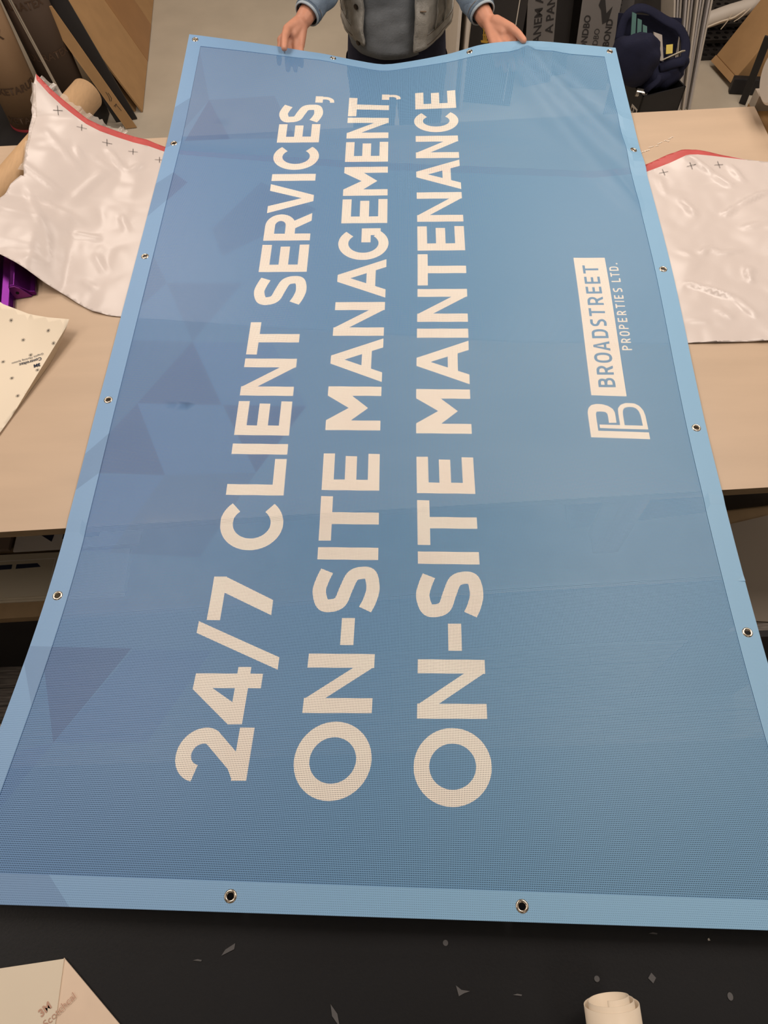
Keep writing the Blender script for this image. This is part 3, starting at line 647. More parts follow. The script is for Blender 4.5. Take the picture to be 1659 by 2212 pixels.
# offcut strips on the plank floor
for k, (a, c, lb) in enumerate((((-1.128, .515), (-1.104, .484), 'long pale offcut strip on the grey plank floor'), ((-1.150, .500), (-1.135, .483), 'short pale offcut strip on the grey plank floor'))):
    d = (Vector(c)-Vector(a)).normalized()*.9; n = Vector((-d.y, d.x))*.003
    b = NB(); p = [Vector(a)-n, Vector(c)-n, Vector(c)+n, Vector(a)+n]; hexa(b, [(q.x, q.y, .001) for q in p], [(q.x, q.y, .004) for q in p])
    tag(obj('offcut_strip', b, m_paper, base=(a[0], a[1], 0)), lb, 'scrap', 'offcut strips on the plank floor')

# ------------------------------------------------------------------ on the black table
t = thing('folded_liner', 'beige liner sheet with a folded corner on the black table', 'paper', (-.5, -.15, .966))
b = NB(); hexa(b, [(-.56, -.062, .9665), (-.456, -.052, .9665), (-.451, -.30, .9665), (-.56, -.30, .9665)], [(-.56, -.062, .970), (-.456, -.052, .970), (-.451, -.30, .970), (-.56, -.30, .970)]); obj('sheet', b, m_paper, t)
b = NB(); hexa(b, [(-.457, -.051, .9665), (-.371, -.127, .9665), (-.20, -.30, .9665), (-.448, -.30, .9665)], [(-.457, -.051, .9685), (-.371, -.127, .9685), (-.20, -.30, .9685), (-.448, -.30, .9685)]); obj('folded_flap', b, mat('liner_back', (232, 210, 188), .5), t)
m_rust = mat('rust_ink', (196, 158, 138), .7)
for s_, sz, o_ in (('3M', .013, (-.474, -.1165)), ('Scotchcal', .0125, (-.466, -.128))):
    obj('printed_lettering', text_bm(s_, sz, plane_map((o_[0], o_[1], .970), (math.cos(.75), math.sin(.75), 0), (-math.sin(.75), math.cos(.75), 0)), bold=.0004 if s_ == '3M' else 0), m_rust, t)
# rolled white vinyl
t = thing('vinyl_roll', 'small loosely rolled cream vinyl offcut standing out on black table', 'vinyl roll', (.26, -.15, .966))
b = NB(); rings = []; nt_ = 120
for i in range(nt_+1):
    a = i/nt_*2*PI*2.6; r = .022+.0055*a/(2*PI)
    sh = .003+.0045*(1-a/(2*PI*2.6))*2.2+.006*math.sin(a+.8)
    th = -a+PI*.62
    cx, cz = .253+.0, .966+.0385
    top = Vector((cx+r*math.cos(th), -.124+sh-.35*r*math.sin(th), cz+.030+r*math.sin(th))); bot = Vector((cx+.004+r*math.cos(th), -.36+sh*.3, cz-.001+r*math.sin(th)))
    rings.append([b.verts.new(top.lerp(bot, k/4)) for k in range(5)])
for a, c in zip(rings, rings[1:]):
    for k in range(4): b.faces.new((a[k], a[k+1], c[k+1], c[k]))
obj('rolled_sheet', b, mat('cream_vinyl', (236, 220, 198), .4, .015), t, smooth=True, solid=.0008)
# scraps: punched-out discs and slivers
SCR = [('disc', .060, -.0515, 'round scrap nearest the middle of the banner hem'), ('tri', .078, -.106, 'three-pointed scrap on the black table left of the rolled vinyl'), ('disc', .257, -.099, 'round scrap just above the rolled vinyl'), ('dia', .330, -.1005, 'square scrap turned on its corner right of the rolled vinyl'),
       ('drop', .427, -.124, 'oval scrap furthest right on the black table'), ('shard', -.232, -.050, 'pale pointed sliver below the left bottom grommet'), ('sliver', .150, -.113, 'thin faint sliver between the three-pointed scrap and rolled vinyl'),
       ('shard2', -.090, -.128, 'pointed scrap cut by the bottom edge of the photo'), ('sliver', .342, -.050, 'tiny faint sliver under the hem at right'), ('sliver', -.276, -.060, 'hair-thin sliver below the left hem'), ('speck', .415, -.060, 'tiny bright speck below the hem at far right')]
for kd, x, y, lb in SCR:
    b = NB(); z = .9655
    if kd == 'disc': P = [(x+.0036*math.cos(a), y+.0036*math.sin(a)) for a in [2*PI*k/14 for k in range(14)]]
    elif kd == 'drop': P = [(x+.0036*math.cos(a), y+.0046*math.sin(a)) for a in [2*PI*k/14 for k in range(14)]]
    elif kd == 'dia': P = [(x-.0055, y), (x, y-.006), (x+.005, y), (x, y+.006)]
    elif kd == 'tri': P = [(x-.008, y+.006), (x-.005, y-.006), (x+.002, y-.003), (x+.010, y-.001), (x-.001, y+.0008)]
    elif kd == 'shard': P = [(x-.012, y-.006), (x-.007, y+.001), (x+.006, y+.008), (x+.005, y+.001)]
    elif kd == 'shard2': P = [(x-.006, y+.013), (x-.004, y), (x+.006, y-.012), (x+.003, y+.002)]
    elif kd == 'speck': P = [(x-.001, y-.001), (x+.002, y-.001), (x+.001, y+.002), (x-.001, y+.001)]
    else: P = [(x-.006, y), (x+.005, y-.0015), (x+.006, y), (x+.0, y+.0012)]
    n = len(P); vb = [b.verts.new((*p, z)) for p in P]; vt = [b.verts.new((*p, z+.0006)) for p in P]
    b.faces.new(vb[::-1]); b.faces.new(vt)
    for k in range(n): b.faces.new((vb[k], vb[(k+1) % n], vt[(k+1) % n], vt[k]))
    tag(obj('vinyl_scrap', b, m_offcut if kd != 'speck' else m_white, base=(x, y, z)), lb, 'scrap', 'scraps on the black table')

# ------------------------------------------------------------------ roll on the right end of the table
t = thing('wooden_rail', 'brown wooden rail along the right end of the work table', 'rail', (1.05, 1.5, .89))
b = NB(); box(b, 1.018, 1.15, .86, 1.11, 1.84, .935); bevel(b, .003); obj('rail', b, m_wood, t)
b = NB(); box(b, 1.018, 1.80, .935, 1.08, 1.835, .975); obj('end_stop', b, m_grayboard, t)
t = thing('paper_roll', 'thick white paper roll at the right end of the work table', 'paper roll', (1.2, 1.72, .97))
b = NB(); tube(b, [(.998, 1.75, 1.055), (1.003, 1.75, 1.055), (1.7, 1.75, 1.055)], [.056, .062, .062], 48); obj('wound_paper', b, m_white, t, smooth=False)
b = NB(); box(b, 1.25, 1.68, .0, 1.32, 1.79, .992); obj('stand', b, m_blackp, t)

# ------------------------------------------------------------------ background left: wrapped rolls, carton, strip
bmx = NB(); box(bmx, -2.3, 2.95, 0, -1.27, 3.44, .12); tag(obj('pallet_base', bmx, m_blackp, base=(-1.8, 3.2, 0)), 'low black platform under the kraft wrapped rolls', 'platform')
def wrapped_roll(x, y, lb, lean, texts, m):
    t = thing('wrapped_roll', lb, 'roll', (x, y, .121), 'kraft wrapped rolls')
    top = Vector((x+lean, y, .82)); bot = Vector((x, y, .121)); d = (top-bot)
    b = NB(); tube(b, [bot+d*.015, top], .09, 40); obj('wrapped_body', b, m, t, smooth=False)
    for p in t.children[0].data.polygons: p.use_smooth = len(p.vertices) == 4
    b = NB(); tube(b, [bot, bot+d*.015], .091, 40); obj('end_cap', b, m_pink, t)
    for s_, zz, ang, sz in texts:
        def f(xx, yy, zz=zz, ang=ang):
            a = -PI/2+ang+xx/.0915; q = (zz-.121+yy)/d.z; c = bot+d*q
            return Vector((c.x+.0915*math.cos(a), c.y+.0915*math.sin(a), c.z))
        obj('printed_lettering', text_bm(s_, sz, f, bold=.001, align='CENTER'), m_ink, t)
wrapped_roll(-1.555, 3.215, 'kraft wrapped roll standing nearest the photo left edge', .0, [('DURATEX', .50, -.3, .05), ('XETARUD', .29, .55, .042), ('XETARUD', .16, .35, .042)], m_krollpaper)
wrapped_roll(-1.385, 3.335, 'shaded kraft wrapped roll between the front roll and carton', -.03, [('DURATEX', .36, .35, .042), ('DURATEX', .56, .1, .042)], mat('kraft_wrap_shaded', (80, 66, 56), .75, .06, 6))  # same kraft wrap, darkened: the shade on this roll is in its colour
t = thing('flattened_carton', 'large flattened brown carton leaning left behind the table', 'carton', (-1.1, 3.44, 0))
A = Vector((-1.105, 3.44, .005)); U = Vector((-.08, 1.15, 0)); Vv = Vector((-.46, .02, 1.10))
b = NB(); board(b, A, U, Vv, .008); obj('front_sheet', b, m_card, t)
b = NB(); n = U.cross(Vv).normalized(); board(b, A-n*.035+U*.01, U*.98, Vv*.98, .008); obj('back_sheet', b, m_card, t)
b = NB(); board(b, A-n*.007+U*.93, U*.04, Vv, .03); obj('side_flap', b, m_card, t)
b = NB(); board(b, A+n*.0012+U*.38+Vv*.0, U*.30, Vv*.0+Vv*.26, .001); obj('packing_tape', b, m_card2, t, label='shiny brown packing tape')
t = thing('cardboard_strip', 'narrow cardboard edge strip with a scribbled mark beside the carton', 'cardboard', (-1.14, 3.33, 0))
A = Vector((-1.118, 3.315, .004)); Vv = Vector((-.185, .012, .53)); U = Vector((-.045, -.005, -.0))
b = NB(); board(b, A+U, -U, Vv, .006); obj('strip', b, m_card, t)
b = NB(); board(b, A+U, Vector((-.012, .05, 0)), Vv, .006); obj('side_flange', b, m_card, t)
e1 = (-U).normalized(); e2 = Vv.normalized()
b = NB(); nn = e1.cross(e2)
for pth in ([(.010, .14), (.018, .16), (.020, .185)], [(.016, .14), (.026, .155), (.027, .18)], [(.012, .115), (.03, .125)], [(.03, .09), (.026, .125), (.016, .11)]):
    tube(b, [A+U+e1*x+e2*y+nn*.001 for x, y in pth], .0011, 6)
obj('scribble', b, m_mark, t)
b = NB(); board(b, (-1.225, 3.365, .004), (.10, .02, 0), (-.16, .03, .62), .01); tag(obj('gap_shade_board', b, m_charcoal, base=(-1.2, 3.37, 0)), 'dark board added for the shaded gap between carton and strip', 'board')  # added dark board standing in for the shade in the gap
b = NB(); tube(b, [(-1.30, 3.10, .122), (-1.42, 3.09, 1.2)], .006, 10); tag(obj('plastic_edge_bar', b, m_glossy, base=(-1.3, 3.1, .122)), 'thin bar added for clear plastic edges before the shaded roll', 'rod')  # added bar standing in for the edges of clear plastic sheets

# ------------------------------------------------------------------ background right
def face_text(parent, s_, size, origin, ex, ey, m, bold=.0, align='LEFT'):
    obj('printed_lettering', text_bm(s_, size, plane_map(origin, ex, ey, .0015), bold=bold, align=align), m, parent)
def stand_board(name, label, cat, x0, x1, y0, y1, h, lean, th, m, shift=0, group=None):
    t = thing(name, label, cat, ((x0+x1)/2, (y0+y1)/2, 0), group)
    A = Vector((x0, y0, .003)); U = Vector((x1-x0, y1-y0, 0)); Vv = Vector((shift, lean, h))
    b = NB(); board(b, A, U, Vv, th); obj('board', b, m, t)
    return t, A, U.normalized(), Vv.normalized()
# white foam board edges + black poster
for k, (x, lb, m) in enumerate(((.405, 'left of two white foam boards on edge behind the person', m_white), (.442, 'right of two white foam boards on edge behind the person', m_white))):
    t, A, U, Vv = stand_board('foam_board', lb, 'board', x, x+.014, 3.36-.02*k, 3.36-.02*k, 1.1, .06, .45, m, .02, 'foam boards behind the person')
t, A, U, Vv = stand_board('framed_poster', 'black poster with thin white border behind the hand', 'poster', .462, .69, 3.42, 3.37, 1.15, .06, .012, m_charcoal, .055)
b = NB(); n = U.cross(Vv)
board(b, A+U*.196+Vv*.02+n*.001, U*.004, Vv*1.08, .001)
p = [(.10, .56), (.125, .47), (.145, .56), (.139, .56), (.125, .495), (.106, .56)]
poly(b, [A+U*x+Vv*y+n*.0015 for x, y in p]); obj('white_border', b, m_white, t)
b = NB()
for q in ([(.055, .27), (.085, .27), (.088, .28), (.052, .28)], [(.058, .30), (.083, .30), (.083, .305), (.058, .305)], [(.062, .28), (.066, .28), (.06, .37), (.054, .37)], [(.075, .28), (.079, .28), (.086, .37), (.08, .37)], [(.068, .28), (.073, .28), (.074, .38), (.067, .38)], [(.054, .325), (.087, .325), (.085, .335), (.056, .335)]):
    poly(b, [A+U*x+Vv*y+n*.0015 for x, y in q])
obj('gold_emblem', b, m_gold, t)
# panels in grey protective film
t, A, U, Vv = stand_board('film_panel', 'narrow grey film covered panel right beside the thumb', 'panel', .775, .915, 3.52, 3.56, 1.2, .10, .004, m_film, -.10, 'film covered panels')
face_text(t, 'PANEM A', .055, A+U*.075+Vv*.16, Vv, -U, m_filmink, .001); face_text(t, 'A PANEL', .055, A+U*.135+Vv*.22, Vv, -U, m_filmink, .001)
t, A, U, Vv = stand_board('film_panel', 'dark film covered panel between the two grey ones', 'panel', .90, 1.0, 3.60, 3.62, 1.2, .10, .004, mat('dark_film', (62, 60, 60), .4), -.08, 'film covered panels')
t, A, U, Vv = stand_board('film_panel', 'wide grey film covered panel with an arrow behind the tote', 'panel', 1.005, 1.175, 3.50, 3.47, 1.2, .10, .004, m_film, -.06, 'film covered panels')
face_text(t, 'ONDBO', .040, A+U*.048+Vv*.17, Vv, -U, m_filmink, .001); face_text(t, 'e-BOND', .040, A+U*.150+Vv*.16, Vv, -U, m_filmink, .001); face_text(t, 'ONDBO', .034, A+U*.098+Vv*.14, Vv, -U, m_filmink, .0)
b = NB(); n = U.cross(Vv); poly(b, [A+U*x+Vv*y+n*.0015 for x, y in ((.075, .36), (.082, .39), (.098, .392), (.115, .33), (.138, .36), (.130, .30), (.105, .285), (.090, .34))]); obj('printed_arrow', b, m_filmink, t)
t, A, U, Vv = stand_board('film_panel', 'grey lettered panel standing just behind the wide arrow panel', 'panel', 1.16, 1.24, 3.55, 3.50, 1.2, .10, .004, m_panel, -.05, 'film covered panels')
face_text(t, 'ONDBO', .04, A+U*.04+Vv*.30, Vv, -U, m_filmink, .001)
t, A, U, Vv = stand_board('backing_board', 'plain dim grey board standing behind the navy tote bag', 'board', 1.21, 1.44, 3.62, 3.58, 1.3, .08, .01, m_panel, -.10)
bx = NB(); board(bx, (.60, 3.78, .003), (.62, .0, 0), (0, .06, 1.1), .02); tag(obj('black_board', bx, m_blackp, base=(.9, 3.62, 0)), 'large black board behind the film covered panels', 'board')
# fluted plastic sheets on edge
for k in range(11):
    q = k/10; b = NB()
    A = Vector((1.455+.088*q, 3.275+.012*(k % 3), .003)); top = Vector((1.315+.165*q, 3.31+.012*(k % 3), .476)); d = (top-A)*1.55
    board(b, A, (.0078, 0, 0), d, .22, 0)
    tag(obj('fluted_sheet', b, m_fluted if k % 2 else m_white, base=A), 'pale fluted plastic sheet on edge right of the navy tote', 'plastic sheet', 'fluted plastic sheets')
# crate
t = thing('storage_crate', 'open black crate under the navy tote bag', 'crate', (1.2, 3.0, 0))
Nn = Vector((1.135, 2.868, 0)); e2 = Vector((.955, .297, 0)); e1 = Vector((-.297, .955, 0)); cw, cd, ch = .20, .24, .33
def wall(p, d, L, nrm):
    b = NB(); board(b, p, d*L, Vector((0, 0, ch)), .006); return b
for p, d, L in ((Nn, e2, cw), (Nn+e2*cw, e1, cd), (Nn+e1*cd+e2*cw, -e2, cw), (Nn+e1*cd, -e1, cd)): obj('crate_wall', wall(p, d, L, None), m_blackp, t)
b = NB(); hexa(b, [Nn, Nn+e2*cw, Nn+e2*cw+e1*cd, Nn+e1*cd], [q+Vector((0, 0, .01)) for q in (Nn, Nn+e2*cw, Nn+e2*cw+e1*cd, Nn+e1*cd)]); obj('crate_floor', b, m_blackp, t)
lb = obj('shipping_label', NB(), m_white, t); 
b = NB(); o_ = Nn+e1*.055+Vector((0, 0, .235)); fx = -e1; nn = fx.cross(Vector((0, 0, 1)))
board(b, o_+nn*.0015, fx*.045, Vector((0, 0, .035)), .001); b.to_mesh(lb.data); b.free()
for v in lb.data.vertices: v.co -= OFF[t]
b = NB()
for k in range(8): board(b, o_+nn*.0022+fx*(.024+.0022*k)+Vector((0, 0, .008)), fx*(.0012 if k % 3 else .0017), Vector((0, 0, .020)), .0005)
board(b, o_+nn*.0022+fx*.005+Vector((0, 0, .010)), fx*.013, Vector((0, 0, .014)), .0005); obj('barcode', b, m_mark, t)
b = NB(); board(b, o_+nn*.0015+Vector((0, 0, -.014)), fx*.045, Vector((0, 0, .013)), .001); obj('green_label', b, mat('green_label', (88, 120, 70), .5), t)
# tote bag
t = thing('tote_bag', 'slumped navy canvas tote bag on the black crate', 'bag', (1.18, 3.0, .33))
def blob(c, rx, ry, rz, seed, amp, cut=None, seg=36, rg=22, ang=0):
    b = NB(); R = []
    for i in range(rg+1):
        th = PI*i/rg; row = []
        for k in range(seg):
            ph = 2*PI*k/seg; d = Vector((math.sin(th)*math.cos(ph), math.sin(th)*math.sin(ph), math.cos(th)))
            r = 1+amp*noise.noise(d*1.8+Vector((seed, 0, 0)))+amp*.5*abs(noise.noise(d*4+Vector((0, seed, 0))))
            p = Vector((d.x*rx*r, d.y*ry*r, d.z*rz*r))
            if ang: p = Matrix.Rotation(ang, 3, 'Y') @ p
            row.append(b.verts.new(Vector(c)+p))
        R.append(row)
    for i in range(rg):
        for k in range(seg):
            if cut and i < cut: continue
            b.faces.new((R[i][k], R[i+1][k], R[i+1][(k+1) % seg], R[i][(k+1) % seg]))
    for v in [v for v in b.verts if not v.link_faces]: b.verts.remove(v)
    bmesh.ops.remove_doubles(b, verts=b.verts, dist=1e-5); bmesh.ops.recalc_face_normals(b, faces=b.faces); return b
obj('front_panel', blob((1.072, 2.93, .445), .108, .055, .096, 3.1, .17, ang=.36), m_navy, t, smooth=True)
obj('bag_body', blob((1.205, 3.02, .345), .110, .085, .075, 8.2, .24), m_navy, t, smooth=True)
obj('side_fold', blob((1.235, 2.965, .355), .062, .030, .058, 5.5, .2, ang=-.3), m_navy, t, smooth=True)
def ribbon(pts, wd, th, m, nm, n=6, up_=(0, -.55, .83)):
    P = [Vector(p) for p in pts]; q = [catmull(P, k/n) for k in range((len(P)-1)*n+1)]; U = Vector(up_); b = NB(); R = []
    for i, p in enumerate(q):
        d = (q[min(i+1, len(q)-1)]-q[max(i-1, 0)]).normalized(); c = d.cross(U).normalized(); e = wd*(1+.18*noise.noise(p*22))
        R.append([b.verts.new(p+c*e+U*(th*.5*(1-abs(j)))) for j, e in ((-1, -e), (-.5, -e*.6), (0, 0), (.5, e*.6), (1, e))])
    for a, c in zip(R, R[1:]):
        for k in range(4): b.faces.new((a[k], a[k+1], c[k+1], c[k]))
    bmesh.ops.recalc_face_normals(b, faces=b.faces)
    obj(nm, b, m, t, smooth=True, solid=.004)
ribbon([(1.045, 3.08, .44), (1.058, 3.11, .50), (1.092, 3.12, .535), (1.145, 3.12, .532), (1.225, 3.11, .495), (1.285, 3.10, .470), (1.322, 3.08, .430), (1.326, 3.04, .385), (1.30, 3.00, .36)], .017, .010, m_navy, 'bag_rim')
ribbon([(1.20, 2.955, .392), (1.245, 2.95, .412), (1.295, 2.955, .418), (1.298, 2.965, .395), (1.268, 2.97, .362), (1.262, 2.97, .32)], .016, .014, m_navy, 'folded_lip', up_=(0, -.8, .6))
b = NB(); board(b, (1.05, 3.11, .36), (.27, .0, -.03), (-.01, .04, .15), .004); obj('back_panel', b, m_navy, t)
ribbon([(1.15, 2.90, .33), (1.16, 2.89, .355), (1.185, 2.895, .378), (1.19, 2.91, .39)], .010, .006, m_navy, 'strap')
def loose(name, label, cat, A, U, Vv, th, m):
    b = NB(); board(b, A, U, Vv, th); return tag(obj(name, b, m, base=A), label, cat)
for k, (x, lb) in enumerate(((1.083, 'left of three green folders tucked in the tote bag'), (1.110, 'middle of three green folders tucked in the tote bag'), (1.137, 'right of three green folders tucked in the tote bag'))):
    tag(loose('folder', lb, 'folder', (x, 3.04-.004*k, .452-.010*k), (.018, -.004, -.006), (-.012, .04, .095-.012*k), .005, m_green), group='green folders in the tote bag')
loose('plastic_pouch', 'clear whitish plastic pouch sticking out of the tote', 'pouch', (1.178, 2.965, .425), (.036, .0, -.012), (-.028, .03, .088), .008, mat('milky_plastic', (196, 188, 182), .3))
loose('newsprint', 'folded printed paper jutting from the tote bag at right', 'paper', (1.200, 2.955, .428), (.072, .005, .030), (.026, .03, -.016), .004, m_news)
loose('yellow_card', 'small yellow card beside the plastic pouch in tote', 'card', (1.222, 2.985, .432), (.026, .0, .002), (0, .025, .022), .003, mat('yellow_card', (204, 184, 90), .6))
b = NB(); tube(b, [(1.118, 2.915, .322), (1.160, 2.905, .318)], .016, 20); tag(obj('metal_tin', b, m_glossy, base=(1.13, 2.91, .32)), 'shiny metal tin lying at the crate rim below the tote', 'tin')
# rubber mats
def rubber(x0, y0, nx, ny, z, label):
    b = NB(); p = .042
    for i in range(nx):
        for j in range(ny):
            cx, cy = x0+i*p+(.021 if j % 2 else 0), y0+j*p
            sq = [(cx+.5*p*c, cy+.5*p*s_) for c, s_ in ((1, 0), (1, 1), (0, 1), (-1, 1), (-1, 0), (-1, -1), (0, -1), (1, -1))]
            ci = [(cx+.013*math.cos(a), cy+.013*math.sin(a)) for a in [PI*k/4 for k in range(8)]]
            so = [b.verts.new((*q, z)) for q in sq]; si = [b.verts.new((*q, z)) for q in ci]; lo = [b.verts.new((*q, z-.016)) for q in ci]; so2 = [b.verts.new((*q, z-.016)) for q in sq]
            for k in range(8):
                k2 = (k+1) % 8
                b.faces.new((so[k], so[k2], si[k2], si[k])); b.faces.new((si[k], si[k2], lo[k2], lo[k])); b.faces.new((so[k], so2[k], so2[k2], so[k2]))
    tag(obj('rubber_mat', b, m_rubber, base=(x0, y0, 0)), label, 'mat', 'rubber mats')
rubber(1.72, 3.71, 12, 3, .017, 'lowest black rubber mat with its scalloped edge on the floor'); rubber(1.70, 3.79, 12, 4, .055, 'middle black rubber mat with round holes between the stacked ones'); rubber(1.68, 3.87, 14, 12, .088, 'topmost black rubber mat with round holes behind the white pipe')
b = NB(); P = [Vector(p) for p in ((1.62, 3.70, .172), (1.674, 3.70, .188), (1.76, 3.70, .216), (1.849, 3.70, .241), (2.0, 3.72, .29), (2.25, 3.74, .36))]; q = [catmull(P, k/6) for k in range(31)]
t = thing('plastic_pipe', 'white plastic pipe with twine above the rubber mats', 'pipe', (1.7, 3.6, .24)); tube(b, q, .034, 18); obj('pipe', b, m_white, t, smooth=True)
b = NB()
for pts, r in (([(1.652, 3.658, .174), (1.712, 3.656, .199), (1.764, 3.655, .214), (1.786, 3.655, .227), (1.812, 3.655, .247)], .0035), ([(1.728, 3.655, .165), (1.742, 3.65, .20), (1.752, 3.65, .235)], .0022), ([(1.778, 3.655, .198), (1.80, 3.65, .218), (1.835, 3.655, .255)], .0022)):
    P = [Vector(p) for p in pts]; tube(b, [catmull(P, k/5) for k in range((len(P)-1)*5+1)], r, 6)
obj('twine', b, m_paper, t)
b = NB(); tube(b, [(1.70, 3.80, .38), (1.78, 3.82, .40), (1.9, 3.86, .42)], .025, 12); tag(obj('pink_cloth', b, mat('pink_cloth', (190, 110, 130), .8, .1), base=(1.82, 3.78, .33)), 'pink cloth strip lying behind the white pipe', 'cloth')
# right carton
t = thing('tall_carton', 'tall brown carton leaning at the right photo edge', 'carton', (1.85, 3.5, 0))
a_, b_ = Vector((1.746, 3.640, .052)), Vector((1.793, 3.447, .052)); T = Vector((.44, .04, .90)); d_ = (b_-a_)
nw = T.cross(d_).normalized(); nw = nw if nw.x > 0 else -nw; nw = nw*.135
b = NB(); hexa(b, [a_, b_, b_+nw, a_+nw], [p+T for p in (a_, b_, b_+nw, a_+nw)]); bmesh.ops.recalc_face_normals(b, faces=b.faces); bevel(b, .004, 2); obj('box_body', b, m_card, t)
b = NB(); hexa(b, [a_-nw*.02, b_-nw*.02, b_+nw*.03, a_+nw*.03], [p-T*.03 for p in (a_-nw*.05, b_-nw*.05, b_-nw*.01, a_-nw*.01)]); bmesh.ops.recalc_face_normals(b, faces=b.faces); obj('bottom_flap', b, m_card, t)
t = thing('easel_foot', 'black folded easel leg on the floor before the tall carton', 'easel', (1.7, 3.25, 0))
b = NB(); box(b, 1.765, 3.395, .004, 1.98, 3.43, .075, rot=-.16, piv=(1.765, 3.41)); bevel(b, .004); obj('foot_bar', b, m_blackp, t)
b = NB(); board(b, (1.79, 3.318, .004), (.026, -.018, 0), (-.06, -.09, .35), .008); obj('strap', b, m_blackp, t)

# ------------------------------------------------------------------ the person holding the banner
PX, PY = .103, 2.46
t = thing('person', 'person in a grey denim jacket holding the far banner hem', 'person', (PX, PY, 0))
def hand(bm, W, K, tips, thumb, kr=.0125):
    """palm from wrist W to knuckles K, fingers to tips with a middle joint, thumb chain"""
    W = Vector(W); K = [Vector(k) for k in K]
    for k in K: capsule(bm, W.lerp(k, .12), .0165, k, kr)
    capsule(bm, K[0].lerp(W, .35), .0135, K[3].lerp(W, .35), .0125)
    capsule(bm, K[0].lerp(W, .08), .0115, K[3].lerp(W, .12), .0105)
    for k, (mid, tip) in zip(K, tips):
        capsule(bm, k, .0098, mid, .0086); capsule(bm, mid, .0086, tip, .0072)
    for (a, ra), (b_, rb) in zip(thumb, thumb[1:]): capsule(bm, a, ra, b_, rb)
def build_body():
    bm = NB(); c = PX
    capsule(bm, (c-.05, PY, .90), .085, (c+.05, PY, .90), .085); capsule(bm, (c, PY, .93), .10, (c, PY, 1.15), .10)
    capsule(bm, (c-.09, PY+.01, 1.28), .085, (c+.09, PY+.01, 1.28), .085); capsule(bm, (c-.06, PY, 1.10), .07, (c-.09, PY, 1.28), .08); capsule(bm, (c+.06, PY, 1.10), .07, (c+.09, PY, 1.28), .08)
    capsule(bm, (c, PY+.02, 1.33), .06, (c, PY-.01, 1.46), .052)
    # head
    h = Vector((c, PY-.03, 1.555)); capsule(bm, h+Vector((0, .02, .03)), .088, h+Vector((0, -.01, -.02)), .074); capsule(bm, h+Vector((0, -.03, -.05)), .05, h+Vector((0, -.045, -.085)), .034)
    capsule(bm, h+Vector((0, -.085, .012)), .010, h+Vector((0, -.104, -.022)), .014); capsule(bm, h+Vector((-.02, -.080, -.058)), .009, h+Vector((.02, -.080, -.058)), .009)
    for s_ in (-1, 1): capsule(bm, h+Vector((s_*.084, .012, .01)), .013, h+Vector((s_*.080, .010, -.025)), .010); capsule(bm, h+Vector((s_*.03, -.075, .028)), .012, h+Vector((s_*.045, -.066, -.02)), .02)
    for s_ in (-1, 1):
        capsule(bm, (c+s_*.075, PY, .86), .076, (c+s_*.09, PY, .50), .056); capsule(bm, (c+s_*.09, PY, .50), .056, (c+s_*.095, PY+.02, .10), .038); capsule(bm, (c+s_*.095, PY+.03, .055), .040, (c+s_*.11, PY-.13, .04), .033)
    # arms: shoulder, elbow, wrist
    for sh, el, wr in (((c-.165, PY+.02, 1.345), (-.062, 2.415, 1.05), (-.174, 2.228, .990)), ((c+.165, PY+.02, 1.345), (.262, 2.405, 1.05), (.347, 2.205, .984))):
        capsule(bm, (c, PY+.02, 1.33), .06, sh, .062); capsule(bm, sh, .056, el, .043); capsule(bm, el, .042, wr, .0245)
    hand(bm, (-.176, 2.228, .989), [(-.240, 2.170, .966), (-.221, 2.164, .958), (-.202, 2.162, .954), (-.186, 2.166, .953)],
         [((-.247, 2.128, .950), (-.246, 2.094, .945)), ((-.224, 2.118, .940), (-.222, 2.078, .935)), ((-.203, 2.116, .937), (-.201, 2.080, .932)), ((-.186, 2.128, .937), (-.184, 2.10, .933))],
         [((-.190, 2.214, .988), .0185), ((-.219, 2.178, .991), .0132), ((-.2255, 2.142, .989), .0107), ((-.2270, 2.104, .9805), .0096)])
    hand(bm, (.352, 2.195, .984), [(.416, 2.098, .979), (.396, 2.096, .972), (.377, 2.098, .967), (.362, 2.108, .966)],
         [((.428, 2.055, .962), (.430, 2.018, .957)), ((.406, 2.046, .956), (.408, 2.006, .951)), ((.384, 2.046, .952), (.385, 2.010, .948)), ((.366, 2.062, .950), (.366, 2.034, .947))],
         [((.372, 2.172, .990), .0190), ((.407, 2.120, .999), .0138), ((.424, 2.088, 1.000), .0108), ((.436, 2.063, .9965), .0092)])
    capsule(bm, (.36, 2.19, .980), .022, (.392, 2.128, .982), .020); capsule(bm, (-.182, 2.222, .985), .021, (-.205, 2.182, .974), .018)
    me = bpy.data.meshes.new('body'); bm.to_mesh(me); bm.free(); o = bpy.data.objects.new('body', me); COL.objects.link(o)
    r = o.modifiers.new('r', 'REMESH'); r.mode = 'VOXEL'; r.voxel_size = .0032
    s_ = o.modifiers.new('s', 'SMOOTH'); s_.factor = .5; s_.iterations = 3
    dg = bpy.context.evaluated_depsgraph_get(); me2 = bpy.data.meshes.new_from_object(o.evaluated_get(dg))
    bpy.data.objects.remove(o); b = NB(); b.from_mesh(me2); bpy.data.meshes.remove(me2)
    return obj('body', b, m_skin, t, smooth=True)
build_body()
